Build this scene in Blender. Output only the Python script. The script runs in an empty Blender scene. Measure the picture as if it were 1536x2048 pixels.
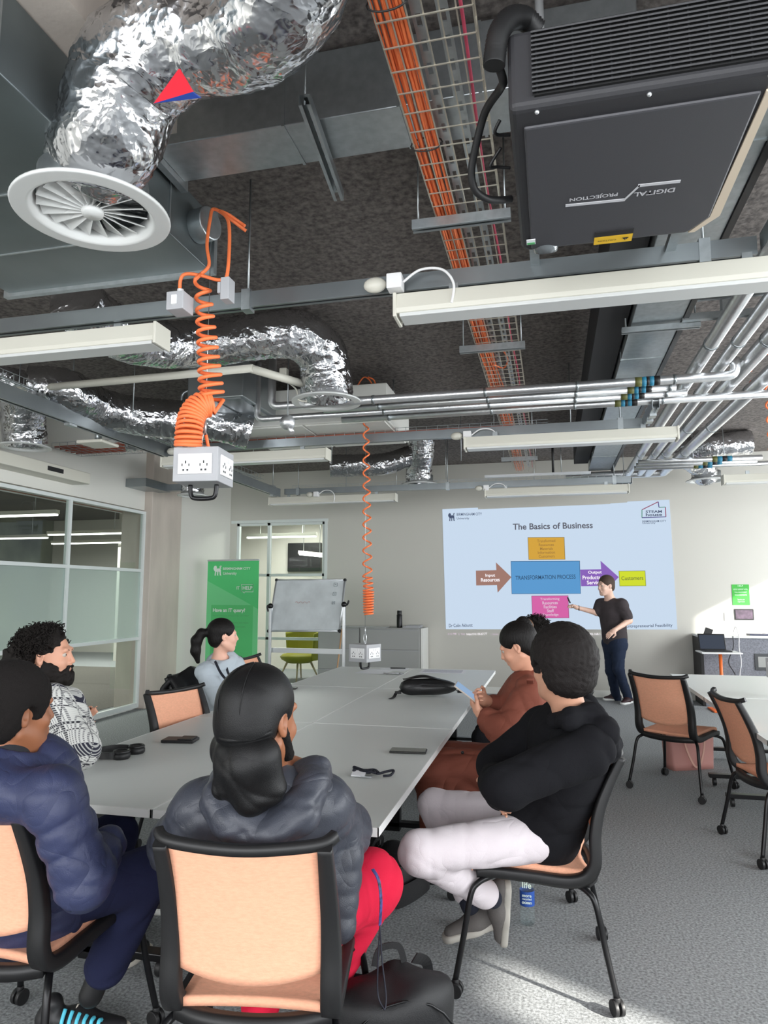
import bpy, math, random
import numpy as np
from mathutils import Vector as V, Matrix, noise as mn
random.seed(7); np.random.seed(7)
PI = math.pi
S = bpy.context.scene; COL = S.collection
# ---------------------------------------------------------------- camera
FPX, CX, CY = 1385.0, 768.0, 1024.0
TH = math.atan(163/FPX); PSI = math.atan(337*math.cos(TH)/FPX); CH = 1.53
_cp, _sp, _ct, _st = math.cos(PSI), math.sin(PSI), math.cos(TH), math.sin(TH)
CF = V((-_sp*_ct, _cp*_ct, _st)); CR = V((_cp, _sp, 0)); CU = CR.cross(CF); CO = V((0, 0, CH))
cam = bpy.data.objects.new('camera', bpy.data.cameras.new('camera')); COL.objects.link(cam)
M3 = Matrix((CR, CU, -CF)).transposed()
cam.matrix_world = Matrix.Translation(CO) @ M3.to_4x4()
cam.data.sensor_fit = 'HORIZONTAL'; cam.data.sensor_width = 36; cam.data.lens = 36*FPX/1536
cam.data.clip_start = .05
S.camera = cam
def ray(x, y): return CF + CR*((x-CX)/FPX) + CU*((CY-y)/FPX)
def D(x, y, t): return CO + ray(x, y)*t                      # a point t metres deep
def P(x, y, X=None, Y=None, Z=None):                          # a point on a room plane
    d = ray(x, y)
    t = (X-CO.x)/d.x if X is not None else (Y-CO.y)/d.y if Y is not None else (Z-CO.z)/d.z
    return CO + d*t
# ---------------------------------------------------------------- light
S.view_settings.view_transform = 'Standard'; S.view_settings.look = 'None'
S.view_settings.exposure = 0.15; S.view_settings.gamma = 1; S.view_settings.use_curve_mapping = False
w = bpy.data.worlds.new('World'); S.world = w; w.use_nodes = True
bg = w.node_tree.nodes['Background']; bg.inputs[0].default_value = (.75, .85, 1, 1); bg.inputs[1].default_value = 1.2
def area(name, loc, direction, sx, sy, power, color=(1, 1, 1)):
    L = bpy.data.lights.new(name, 'AREA'); L.shape = 'RECTANGLE'; L.size = sx; L.size_y = sy
    L.energy = power; L.color = color
    o = bpy.data.objects.new(name, L); COL.objects.link(o); o.location = loc
    o.rotation_euler = V(direction).to_track_quat('-Z', 'Y').to_euler(); return o
WIN = [(-1.9, .5), (1.1, 3.5), (4.2, 6.6), (7.9, 10.4)]
for a, b in WIN: area('daylight_fill', (5.0, (a+b)/2, 1.95), (-1, 0, -.12), b-a, 2.0, 150, (.93, .97, 1))
for a, b in ((-5, -2.6), (-2.0, .4), (1.0, 3.4)): area('daylight_fill', ((a+b)/2, -2.9, 1.9), (0, 1, .0), b-a, 2.0, 115, (.97, .98, 1))  # unseen fill lamps added behind the camera to brighten surfaces facing it
sun = bpy.data.lights.new('sun', 'SUN'); sun.energy = 14; sun.angle = .02; sun.color = (1, .96, .88)
so = bpy.data.objects.new('sun', sun); COL.objects.link(so); so.rotation_euler = V((-.8, .4, -.42)).to_track_quat('-Z', 'Y').to_euler()
# ---------------------------------------------------------------- helpers
class MB:
    def __init__(s): s.v = []; s.f = []; s.sm = []; s.mi = []; s.m = 0
    def add(s, vs, fs, smooth=False):
        b = len(s.v); s.v += [tuple(p) for p in vs]
        for f in fs: s.f.append([b+i for i in f]); s.sm.append(smooth); s.mi.append(s.m)
        return s
    def box(s, c, d, rot=None):
        x, y, z = d[0]/2, d[1]/2, d[2]/2; c = V(c)
        p = [V(q) for q in ((-x,-y,-z),(x,-y,-z),(x,y,-z),(-x,y,-z),(-x,-y,z),(x,-y,z),(x,y,z),(-x,y,z))]
        if rot is not None: p = [rot @ q for q in p]
        return s.add([c+q for q in p], [(0,3,2,1),(4,5,6,7),(0,1,5,4),(1,2,6,5),(2,3,7,6),(3,0,4,7)])
    def bb(s, a, b): return s.box([(a[i]+b[i])/2 for i in range(3)], [abs(b[i]-a[i]) for i in range(3)])
    def ring_sweep(s, rings, cap=True, smooth=True, closed=False):
        n = len(rings[0]); vs = [p for r in rings for p in r]; fs = []
        m = len(rings)
        for i in range(m if closed else m-1):
            j = (i+1) % m
            for k in range(n): l = (k+1) % n; fs.append((i*n+k, i*n+l, j*n+l, j*n+k))
        s.add(vs, fs, smooth)
        if cap and not closed:
            b = len(s.v)-len(vs)
            s.f.append([b+k for k in range(n)][::-1]); s.sm.append(False); s.mi.append(s.m)
            s.f.append([b+(m-1)*n+k for k in range(n)]); s.sm.append(False); s.mi.append(s.m)
        return s
    def tube(s, pts, r, n=10, cap=True, closed=False, disp=None, up=None):
        pts = [V(p) for p in pts]; m = len(pts); rr = r if hasattr(r, '__len__') else [r]*m
        nrm = None; rings = []
        for i in range(m):
            a = pts[(i-1) % m] if (i > 0 or closed) else pts[i]; b = pts[(i+1) % m] if (i < m-1 or closed) else pts[i]
            t = (b-a).normalized()
            if nrm is None:
                u = V(up) if up else (V((0,0,1)) if abs(t.z) < .9 else V((1,0,0))); nrm = (u - t*u.dot(t)).normalized()
            else:
                nrm = (nrm - t*nrm.dot(t)); nrm = nrm.normalized() if nrm.length > 1e-6 else t.orthogonal().normalized()
            bn = t.cross(nrm); rg = []
            for k in range(n):
                a_ = 2*PI*k/n; q = nrm*math.cos(a_)+bn*math.sin(a_); R = rr[i]
                if disp: R += disp(pts[i]+q*R, i, k)
                rg.append(pts[i]+q*R)
            rings.append(rg)
        return s.ring_sweep(rings, cap, True, closed)
    def sweep(s, pts, prof, up=(0,0,1), smooth=False, scl=None, closed=False):     # prof: 2D points (side, up)
        pts = [V(p) for p in pts]; m = len(pts); rings = []; up = V(up)
        for i in range(m):
            a = pts[(i-1) % m] if (i > 0 or closed) else pts[i]; b = pts[(i+1) % m] if (i < m-1 or closed) else pts[i]
            t = (b-a).normalized(); sd = t.cross(up).normalized(); u2 = sd.cross(t)
            k = scl[i] if scl else 1
            rings.append([pts[i]+sd*p[0]*k+u2*p[1]*k for p in prof])
        return s.ring_sweep(rings, True, smooth, closed)
    def lathe(s, prof, c=(0,0,0), axis=(0,0,1), n=32, smooth=True, cap=False):
        ax = V(axis).normalized(); e1 = ax.orthogonal().normalized(); e2 = ax.cross(e1); c = V(c)
        return s.ring_sweep([[c+ax*z+(e1*math.cos(2*PI*k/n)+e2*math.sin(2*PI*k/n))*r for k in range(n)] for r, z in prof], cap, smooth)
    def cyl(s, a, b, r, n=16): 
        a, b = V(a), V(b); return s.lathe([(r, 0), (r, (b-a).length)], a, b-a, n, True, True)
    def ball(s, c, r, n=12, rad=(1,1,1), R=None):
        c = V(c); rings = []
        for i in range(n+1):
            a = PI*i/n; rings.append([])
            for k in range(2*n):
                q = V((math.sin(a)*math.cos(PI*k/n)*rad[0], math.sin(a)*math.sin(PI*k/n)*rad[1], -math.cos(a)*rad[2]))*r
                rings[-1].append(c+(R@q if R else q))
        return s.ring_sweep(rings, False)
    def grid(s, nu, nv, fn, smooth=True):
        vs = [fn(i/nu, j/nv) for i in range(nu+1) for j in range(nv+1)]
        return s.add(vs, [(i*(nv+1)+j, (i+1)*(nv+1)+j, (i+1)*(nv+1)+j+1, i*(nv+1)+j+1) for i in range(nu) for j in range(nv)], smooth)
    def slab(s, nu, nv, fn, th, smooth=True):                  # curved sheet of thickness th; fn gives point, normal
        top = []; bot = []
        for i in range(nu+1):
            for j in range(nv+1):
                p, n_ = fn(i/nu, j/nv); p = V(p); n_ = V(n_).normalized(); top.append(p+n_*th/2); bot.append(p-n_*th/2)
        N = len(top); fs = []; w_ = nv+1
        for i in range(nu):
            for j in range(nv):
                q = (i*w_+j, (i+1)*w_+j, (i+1)*w_+j+1, i*w_+j+1); fs += [q, tuple(N+k for k in q[::-1])]
        ed = [i*w_ for i in range(nu+1)]+[nu*w_+j for j in range(1, w_)]+[i*w_+nv for i in range(nu-1, -1, -1)]+[j for j in range(nv-1, 0, -1)]
        for a, b in zip(ed, ed[1:]+ed[:1]): fs.append((b, a, N+a, N+b))
        return s.add(top+bot, fs, smooth)
    def prism(s, poly, vec):                                   # planar polygon extruded by vec
        n = len(poly); p = [V(q) for q in poly]; vec = V(vec)
        return s.add(p+[q+vec for q in p], [list(range(n))[::-1], list(range(n, 2*n))]+[(i, (i+1) % n, n+(i+1) % n, n+i) for i in range(n)])
    def build(s, name, mats, parent=None, bevel=0, seg=2, loc=None, fix=True):
        me = bpy.data.meshes.new(name); me.from_pydata(s.v, [], s.f)
        if not isinstance(mats, (list, tuple)): mats = [mats]
        for m in mats: me.materials.append(m)
        me.polygons.foreach_set('use_smooth', s.sm); me.polygons.foreach_set('material_index', s.mi)
        if fix:
            import bmesh
            b = bmesh.new(); b.from_mesh(me); bmesh.ops.remove_doubles(b, verts=b.verts, dist=1e-6); bmesh.ops.recalc_face_normals(b, faces=b.faces); b.to_mesh(me); b.free()
        o = bpy.data.objects.new(name, me); COL.objects.link(o)
        if parent: o.parent = parent
        if loc: o.location = loc
        if bevel:
            md = o.modifiers.new('bevel', 'BEVEL'); md.width = bevel; md.segments = seg; md.limit_method = 'ANGLE'; md.angle_limit = .6
            md.harden_normals = False
        return o
def tag(o, label, cat, group=None, kind=None):
    o['label'] = label; o['category'] = cat
    if group: o['group'] = group
    if kind: o['kind'] = kind
    return o
def thing(name, label, cat, loc=(0,0,0), rz=0, group=None):
    o = bpy.data.objects.new(name, None); COL.objects.link(o); o.location = loc; o.rotation_euler = (0, 0, rz)
    o.empty_display_size = .1
    return tag(o, label, cat, group)
def struct(mb, name, m, **k):
    o = mb.build(name, m, **k); o['kind'] = 'structure'; return o
def smooth_path(pts, n=8, closed=False):                        # Catmull-Rom
    p = [V(q) for q in pts]; m = len(p); out = []
    for i in range(m if closed else m-1):
        if closed: a, b, c, d = p[(i-1) % m], p[i], p[(i+1) % m], p[(i+2) % m]
        else: a, b, c, d = p[max(i-1, 0)], p[i], p[i+1], p[min(i+2, m-1)]
        for k in range(n):
            t = k/n; out.append(.5*((2*b)+(c-a)*t+(2*a-5*b+4*c-d)*t*t+(3*b-a-3*c+d)*t**3))
    if not closed: out.append(p[-1])
    return out
def dup(root, loc=None, rz=None, label=None, group=None):
    r = root.copy(); COL.objects.link(r)
    if loc is not None: r.location = loc
    if rz is not None: r.rotation_euler = (0, 0, rz)
    if label: r['label'] = label
    if group: r['group'] = group
    for ch in list(root.children):
        c = ch.copy(); COL.objects.link(c); c.parent = r
        for g in ch.children: d_ = g.copy(); COL.objects.link(d_); d_.parent = c
    return r
# ---------------------------------------------------------------- materials
def srgb(c): return tuple(((x/255)/12.92 if x/255 <= .04045 else (((x/255)+.055)/1.055)**2.4) for x in c)
def mat(name, col, rough=.6, metal=0, bump=0, bscale=80, var=0, vscale=20, emit=0, trans=0, spec=None, detail=3, coat=0, sheen=0, vor=False, stretch=None):
    m = bpy.data.materials.new(name); m.use_nodes = True; n = m.node_tree.nodes; l = m.node_tree.links; b = n['Principled BSDF']
    c = srgb(col); b.inputs['Base Color'].default_value = (*c, 1); b.inputs['Roughness'].default_value = rough; b.inputs['Metallic'].default_value = metal
    if spec is not None: b.inputs['Specular IOR Level'].default_value = spec
    if trans: b.inputs['Transmission Weight'].default_value = trans
    if coat: b.inputs['Coat Weight'].default_value = coat
    if sheen: b.inputs['Sheen Weight'].default_value = sheen
    if emit: b.inputs['Emission Color'].default_value = (*c, 1); b.inputs['Emission Strength'].default_value = emit
    if bump or var:
        tc = n.new('ShaderNodeTexCoord'); src = tc.outputs['Object']
        if stretch:
            mp = n.new('ShaderNodeMapping'); mp.inputs['Scale'].default_value = stretch; l.new(src, mp.inputs[0]); src = mp.outputs[0]
    if var:
        t = n.new('ShaderNodeTexNoise'); t.inputs['Scale'].default_value = vscale; t.inputs['Detail'].default_value = 4; l.new(src, t.inputs['Vector'])
        r = n.new('ShaderNodeMapRange'); r.inputs[1].default_value = .3; r.inputs[2].default_value = .7; r.inputs[3].default_value = 1-var; r.inputs[4].default_value = 1+var
        l.new(t.outputs[0], r.inputs[0]); mx = n.new('ShaderNodeVectorMath'); mx.operation = 'SCALE'; mx.inputs[0].default_value = c
        l.new(r.outputs[0], mx.inputs['Scale']); l.new(mx.outputs[0], b.inputs['Base Color'])
    if bump:
        t = n.new('ShaderNodeTexVoronoi' if vor else 'ShaderNodeTexNoise'); t.inputs['Scale'].default_value = bscale; l.new(src, t.inputs['Vector'])
        if not vor: t.inputs['Detail'].default_value = detail
        bp = n.new('ShaderNodeBump'); bp.inputs['Strength'].default_value = min(1, bump); bp.inputs['Distance'].default_value = .01*max(1, bump)*3/max(3, bscale**.5)
        l.new(t.outputs[0], bp.inputs['Height']); l.new(bp.outputs[0], b.inputs['Normal'])
    return m
def cloth(name, col, rough=.9, w1=9, d1=.035, w2=26, d2=.012, weave=350, sheen=0, spec=.25, st=(1,1,1), var=.06):
    m = mat(name, col, rough, spec=spec, sheen=sheen); n = m.node_tree.nodes; l = m.node_tree.links; b = n['Principled BSDF']
    tc = n.new('ShaderNodeTexCoord'); mp = n.new('ShaderNodeMapping'); mp.inputs['Scale'].default_value = st; l.new(tc.outputs['Object'], mp.inputs[0]); prev = None
    for sc, ds, ty in ((w1*.6, d1*.32, 'r'), (w2*.5, d2*.22, 'r'), (weave, .0010, 'n')):
        if not ds: continue
        t = n.new('ShaderNodeTexNoise'); t.inputs['Scale'].default_value = sc; t.inputs['Detail'].default_value = 1 if ty == 'r' else 2; t.inputs['Distortion'].default_value = .6 if ty == 'r' else 0; l.new(mp.outputs[0], t.inputs['Vector']); out = t.outputs[0]
        if ty == 'r':                                           # ridges: sharp creases between soft swells
            a = n.new('ShaderNodeMath'); a.operation = 'SUBTRACT'; a.inputs[1].default_value = .5; l.new(out, a.inputs[0]); c = n.new('ShaderNodeMath'); c.operation = 'ABSOLUTE'; l.new(a.outputs[0], c.inputs[0])
            e = n.new('ShaderNodeMath'); e.operation = 'POWER'; e.inputs[1].default_value = .7; l.new(c.outputs[0], e.inputs[0]); out = e.outputs[0]
        bp = n.new('ShaderNodeBump'); bp.inputs['Strength'].default_value = .8; bp.inputs['Distance'].default_value = ds; l.new(out, bp.inputs['Height'])
        if prev: l.new(prev.outputs[0], bp.inputs['Normal'])
        prev = bp
    l.new(prev.outputs[0], b.inputs['Normal']); return m
M = {}
M['wall'] = mat('wall_paint', (197,195,187), .85, bump=.15, bscale=300)
M['white'] = mat('white_paint', (228,228,222), .5)
M['plaster'] = mat('white_plaster', (216,215,208), .8, bump=.1, bscale=200)
M['concrete'] = mat('concrete', (190,180,170), .8, var=.10, vscale=4, bump=.2, bscale=60, stretch=(1,1,.3))
M['ceil'] = mat('sprayed_ceiling', (104,98,94), .95, bump=1, bscale=38, var=.5, vscale=34, detail=5)
M['carpet'] = mat('grey_carpet', (140,143,144), .95, bump=.6, bscale=200, var=.5, vscale=90, detail=5)
M['galv'] = mat('galvanised_steel', (176,182,184), .38, .9, var=.10, vscale=25, bump=.05, bscale=30, vor=True)
M['galv2'] = mat('galvanised_duct', (150,156,158), .33, .85, var=.06, vscale=5, bump=.08, bscale=6)
M['foilp'] = mat('foil_pipe', (226,228,230), .32, .9, bump=.35, bscale=60, var=.05)
def foil(name, col, rough=.18):
    m = mat(name, col, rough, 1); n = m.node_tree.nodes; l = m.node_tree.links; b = n['Principled BSDF']; tc = n.new('ShaderNodeTexCoord'); prev = None
    dn = n.new('ShaderNodeTexNoise'); dn.inputs['Scale'].default_value = 7; dn.inputs['Detail'].default_value = 3; l.new(tc.outputs['Object'], dn.inputs['Vector'])
    ad = n.new('ShaderNodeVectorMath'); ad.operation = 'MULTIPLY_ADD'; ad.inputs[1].default_value = (.16,.16,.16); l.new(dn.outputs['Color'], ad.inputs[0]); l.new(tc.outputs['Object'], ad.inputs[2])
    for sc, ds in ((5, .035), (13, .010), (34, .0035)):
        v = n.new('ShaderNodeTexVoronoi'); v.inputs['Scale'].default_value = sc; l.new(ad.outputs[0], v.inputs['Vector'])
        bp = n.new('ShaderNodeBump'); bp.inputs['Strength'].default_value = .7; bp.inputs['Distance'].default_value = ds; l.new(v.outputs['Distance'], bp.inputs['Height'])
        if prev: l.new(prev.outputs[0], bp.inputs['Normal'])
        prev = bp
    l.new(prev.outputs[0], b.inputs['Normal']); return m
M['foil'] = foil('crinkled_foil', (208,209,212))
M['lamp'] = mat('lamp_white', (208,206,194), .45)
M['lampd'] = mat('lamp_diffuser', (206,208,206), .35)
M['orange'] = mat('orange_cable', (240,124,72), .5, spec=.4)
M['pinkc'] = mat('pink_cable', (196,70,96), .5)
M['black'] = mat('black_plastic', (24,24,25), .5)
M['blackm'] = mat('black_metal', (20,20,22), .35, .3)
M['proj'] = mat('projector_body', (46,46,49), .55, bump=.3, bscale=500)
M['table'] = mat('table_laminate', (220,223,220), .42, bump=.05, bscale=400)
M['edge'] = mat('white_edge', (235,236,234), .4)
M['peach'] = mat('peach_fabric', (238,174,142), .9, bump=.5, bscale=500, var=.07, vscale=120, stretch=(.5,1,1.6))
M['box'] = mat('grey_plastic', (168,169,172), .5)
M['socket'] = mat('white_socket', (236,236,236), .3)
M['alu'] = mat('aluminium', (205,208,210), .35, .7)
M['frame'] = mat('white_frame', (214,220,218), .4)
M['cab'] = mat('grey_cabinet', (158,159,156), .55)
M['green'] = mat('green_banner', (84,205,122), .6)
M['green2'] = mat('light_green_banner', (88,172,108), .6)
M['ink'] = mat('white_ink', (225,240,228), .6)
M['paper'] = mat('paper', (235,236,240), .7)
M['leather'] = mat('black_leather', (24,24,25), .4, bump=.4, bscale=120)
M['nylon'] = mat('black_nylon', (22,22,24), .6, bump=.4, bscale=300)
def glass(name, col, rough=0, alpha=.0, mixd=.12):
    m = bpy.data.materials.new(name); m.use_nodes = True; n = m.node_tree.nodes; l = m.node_tree.links
    n.clear(); o = n.new('ShaderNodeOutputMaterial'); t = n.new('ShaderNodeBsdfTransparent'); t.inputs[0].default_value = (*col, 1)
    g = n.new('ShaderNodeBsdfGlossy'); g.inputs['Roughness'].default_value = rough; fr = n.new('ShaderNodeFresnel'); fr.inputs[0].default_value = 1.45; ge = n.new('ShaderNodeNewGeometry'); mu = n.new('ShaderNodeMath'); mu.operation = 'MULTIPLY_ADD'; mu.inputs[1].default_value = -1; mu.inputs[2].default_value = 1; l.new(ge.outputs['Backfacing'], mu.inputs[0]); m_ = n.new('ShaderNodeMath'); m_.operation = 'MULTIPLY'; l.new(fr.outputs[0], m_.inputs[0]); l.new(mu.outputs[0], m_.inputs[1])
    mx = n.new('ShaderNodeMixShader'); l.new(m_.outputs[0], mx.inputs[0]); l.new(t.outputs[0], mx.inputs[1]); l.new(g.outputs[0], mx.inputs[2])
    last = mx
    if mixd:
        d_ = n.new('ShaderNodeBsdfDiffuse'); d_.inputs[0].default_value = (.72, .8, .78, 1); tr = n.new('ShaderNodeBsdfTranslucent'); tr.inputs[0].default_value = (.75, .84, .82, 1)
        ad = n.new('ShaderNodeMixShader'); ad.inputs[0].default_value = .5; l.new(d_.outputs[0], ad.inputs[1]); l.new(tr.outputs[0], ad.inputs[2])
        m2 = n.new('ShaderNodeMixShader'); m2.inputs[0].default_value = mixd; l.new(mx.outputs[0], m2.inputs[1]); l.new(ad.outputs[0], m2.inputs[2]); last = m2
    l.new(last.outputs[0], o.inputs[0]); return m
M['glass'] = glass('clear_glass', (.88, .92, .9), 0, 0, 0)
M['frost'] = glass('frosted_glass', (.74, .83, .80), .15, 0, .30)
M['pet'] = glass('bottle_plastic', (.92, .95, .96), .05, 0, .08)
def emis(name, col, s):
    m = bpy.data.materials.new(name); m.use_nodes = True; n = m.node_tree.nodes; b = n['Principled BSDF']; c = srgb(col)
    b.inputs['Base Color'].default_value = (0.02, 0.02, 0.02, 1); b.inputs['Emission Color'].default_value = (*c, 1); b.inputs['Emission Strength'].default_value = s; b.inputs['Roughness'].default_value = .9
    b.inputs['Specular IOR Level'].default_value = 0
    return m
M['led'] = emis('lit_led', (255, 252, 245), 5)
def text(s, m, mat4, width=None, height=None, parent=None, name='lettering', align='CENTER', depth=.001, bold=0, maxw=None):
    cu = bpy.data.curves.new(name, 'FONT'); cu.body = s; cu.align_x = align; cu.align_y = 'CENTER'; cu.extrude = 0; cu.resolution_u = 3; cu.offset = bold
    o = bpy.data.objects.new(name, cu); me = bpy.data.meshes.new_from_object(o)
    bpy.data.objects.remove(o); bpy.data.curves.remove(cu)
    if not len(me.vertices): return None
    xs = [v.co.x for v in me.vertices]; ys = [v.co.y for v in me.vertices]; w_ = max(xs)-min(xs); h_ = max(ys)-min(ys)
    sx = width/w_ if width else height/h_; sy = height/h_ if height else sx
    if maxw and sx*w_ > maxw: sx = maxw/w_
    me.transform(Matrix.Diagonal((sx, sy, 1, 1))); me.transform(mat4)
    me.materials.clear(); me.materials.append(m)
    q = bpy.data.objects.new(name, me); COL.objects.link(q)
    if parent: q.parent = parent
    return q
def frame3(o, x, y):                                          # matrix with x axis, y axis, origin
    x = V(x).normalized(); y = V(y); z = x.cross(y).normalized(); y = z.cross(x)
    m = Matrix.Identity(4); m.col[0][:3] = x; m.col[1][:3] = y; m.col[2][:3] = z; m.col[3][:3] = V(o); return m
# ================================================================ the room
CEIL, XL, XR, YB, YN = 3.6, -5.45, 5.25, 11.0, -3.0
struct(MB().bb((-13.2, YN, -.1), (XR, 16.2, 0)), 'floor', M['carpet'])
struct(MB().bb((XL-.1, YN, CEIL), (XR, YB+.1, CEIL+.12)), 'ceiling', M['ceil'])
# back wall with the glazed opening (x -5.3 .. -3.68)
GX0, GX1, GZ = -5.28, -3.68, 2.73
struct(MB().bb((GX1, YB, 0), (XR, YB+.15, CEIL)).bb((XL, YB, GZ), (GX1, YB+.15, CEIL)).bb((XL-.1, YB, 0), (GX0, YB+.15, GZ)), 'wall_back', M['wall'])
# left side: glazed screen, then a concrete column, then a plain return
GTOP = 2.65
struct(MB().bb((XL-.12, YN, GTOP+.02), (XL, 8.46, CEIL)), 'wall_left', M['plaster'])
struct(MB().bb((XL-.12, 9.24, 0), (XL+.05, YB, CEIL)), 'wall_left_far', M['plaster'])
struct(MB().bb((XL-.35, 8.46, 0), (XL+.12, 9.24, CEIL)), 'trim_1', M['concrete'], bevel=.01)
# bulkhead over the glazing, deeper than the wall
struct(MB().bb((XL, YN, 0), (XL+.03, 2.6, CEIL)), 'wall_left_near', M['plaster'])
# right wall with four window openings and near wall with three
mb = MB(); mb.bb((XR, YN, 0), (XR+.2, YB+.15, .9)); mb.bb((XR, YN, 3.0), (XR+.2, YB+.15, CEIL))
e = [YN]+[q for p in WIN for q in p]+[YB+.15]
for a, b in zip(e[::2], e[1::2]): mb.bb((XR, a, .9), (XR+.2, b, 3.0))
struct(mb, 'wall_right', M['wall'])
mb = MB(); mb.bb((-5.6, YN-.2, 0), (XR, YN, .85)); mb.bb((-5.6, YN-.2, 2.95), (XR, YN, CEIL))
e = [-5.6, -5, -2.6, -2.0, .4, 1.0, 3.4, XR]
for a, b in zip(e[::2], e[1::2]): mb.bb((a, YN-.2, .85), (b, YN, 2.95))
struct(mb, 'wall_near', M['wall'])
for i, (a, b) in enumerate(WIN):
    f = MB()
    for z in (.9, 2.05, 2.95): f.bb((XR+.06, a, z), (XR+.12, b, z+.05))
    for y in (a, (a+b)/2, b-.05): f.bb((XR+.06, y, .9), (XR+.12, y+.05, 3.0))
    o = struct(f, 'window_%d' % (i+3), M['frame'])
    # unseen blind added to block the sun; two leave gaps that place its patches
    g0, g1 = {0: (.05, .4), 3: (9.4, 10.3)}.get(i, (b, b)); zs = 2.45 if i == 0 else 1.9
    bl = MB()
    bl.bb((XR-.02, a, .92), (XR-.012, min(g0, b), 2.98))
    if g0 < b: bl.bb((XR-.02, g1, .92), (XR-.012, b, 2.98)); bl.bb((XR-.02, g0, .92), (XR-.012, g1, zs))
    tag(bl.build('sun_limit_blind', M['white']), 'white blind added to limit the sun at window %d of the side wall, outside the picture' % (i+1), 'blind', 'added sun-limiting blinds')
    a_ = o
# baseboard
struct(MB().bb((GX1, YB-.015, 0), (XR, YB, .1)), 'baseboard_back', M['white'])
struct(MB().bb((XL+.05, 9.24, 0), (XL+.065, YB, .1)), 'baseboard_left', M['white'])
# ---- glazed screen on the left
t = MB(); z0 = .02
ys = [2.6, 4.95, 6.93, 8.44]
for y in ys: t.bb((XL-.03, y-.02, z0), (XL+.03, y+.02, GTOP))
for z in (z0+.03, .93, 1.84, GTOP-.02): t.bb((XL-.028, ys[0], z-.03 if z < .1 else z-.02), (XL+.028, ys[-1], z+.03 if z < .1 else z+.02))
w1 = struct(t, 'window_1', M['frame'])
for i in range(3):
    for z, zz, m in ((z0+.06, .91, 'glass'), (.95, 1.82, 'frost'), (1.86, GTOP-.04, 'glass')):
        o = MB().bb((XL-.005, ys[i]+.02, z), (XL+.005, ys[i+1]-.02, zz)).build('pane', M[m], w1); o['kind'] = 'structure'
# ---- glazed screen in the back wall
t = MB(); xm = -4.69
for x in (GX0+.02, xm, GX1-.02): t.bb((x-.025, YB+.02, 0), (x+.025, YB+.09, GZ))
for z in (.03, .78, 1.84, GZ-.02): t.bb((GX0, YB+.02, z-.022), (GX1, YB+.09, z+.022))
t.bb((GX0-.1, YB-.01, GZ), (GX1+.06, YB+.1, GZ+.05)); t.bb((GX1, YB-.012, 0), (GX1+.05, YB+.1, GZ))
w2 = struct(t, 'window_2', M['frame'])
for a, b in ((GX0, xm), (xm, GX1)):
    o = MB().bb((a+.03, YB+.05, .02), (b-.03, YB+.06, GZ-.03)).build('pane', M['glass'], w2); o['kind'] = 'structure'
# ---- rooms seen through the glass
struct(MB().bb((-13.2, YN, 0), (XL-.4, YB+2.0, .004)), 'floor_beyond', mat('dark_carpet', (92,88,82), .9, var=.3, vscale=60))
struct(MB().bb((-13.3, -3, 0), (-13.2, 16.2, 3.5)), 'wall_far_left', mat('far_wall', (128,134,118), .8, var=.45, vscale=1.0))
struct(MB().bb((-13.2, 16.2, 0), (XR, 16.3, 3.5)), 'wall_far_back', M['wall'])
struct(MB().bb((-13.2, -3, 3.5), (XL-.13, 16.2, 3.6)).bb((XL-.13, YB+.16, 3.5), (XR, 16.2, 3.6)), 'ceiling_beyond', mat('far_ceiling', (84,82,78), .9))
struct(MB().bb((-13.2, -3, 0), (XL-.13, -3.1, 3.5)), 'wall_far_near', M['wall'])
for x, y in ((-11.3, 5.7), (-9.3, 9.6), (-9.6, 14.4), (-11.6, 11.5)):
    struct(MB().bb((x-.2, y-.2, 0), (x+.2, y+.2, 3.5)), 'trim_%d' % (2+int(-x)), M['wall'])
struct(MB().bb((-6.6, 13.6, 0), (-2.5, 13.75, 3.5)), 'wall_corridor', mat('corridor_wall', (218,214,204), .8))
struct(MB().bb((-13.2, 9.7, 0), (-10.5, 9.8, 1.1)), 'wall_low', M['wall'])
def strip(a, b, label, lit=True, group=None):
    a, b = V(a), V(b); o = thing('strip_light', label, 'light', (a+b)/2, 0, group); d_ = (b-a)/2; L_ = d_.length; r = d_.to_track_quat('Y', 'Z').to_matrix()
    MB().box((0,0,0), (.1, 2*L_, .06), r).build('housing', M['lamp'], o)
    MB().box((0,0,-.04), (.08, 2*L_-.04, .03), r).build('diffuser', M['led'], o)
    for s_ in (-.6, .6): q = r@V((0, s_*L_, 0)); MB().cyl(q, (q.x, q.y, 3.5-o.location.z), .006, 6).build('hanger_rod', M['galv'], o)
    return o
g_ = 'lit strip lights in the room beyond the glass screen'
for k, (a, b, y) in enumerate(((-11.4, -8.4, 6.2), (-11.8, -9.8, 8.2), (-12.6, -10.2, 10.4), (-9.2, -7.2, 8.9), (-12.4, -10.4, 12.6), (-9.9, -8.0, 12.0), (-11.6, -9.2, 14.2), (-8.4, -6.6, 5.2))):
    strip((a, y, 2.75), (b, y, 2.75), 'lit white strip light under the ceiling of the room beyond the left glass screen', group=g_)
for a, b, lb in (((-5.6, 12.1, 2.62), (-4.2, 12.1, 2.62), 'long lit strip light behind the top of the back glazing'), ((-4.9, 13.0, 2.35), (-4.4, 13.2, 2.3), 'short lit strip light reflected high behind the back glazing')):
    strip(a, b, lb)
for loc, e_ in (((-9.3, 8, 2.6), 300), ((-9.3, 2, 2.6), 100), ((-4.6, 12.3, 3.0), 85), ((-9.5, 13, 2.6), 170)):
    area('room_light', loc, (0, 0, -1), 3 if loc[0] < -6 else 1.2, 3 if loc[0] < -6 else .8, e_, (1, .98, .94))
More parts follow.
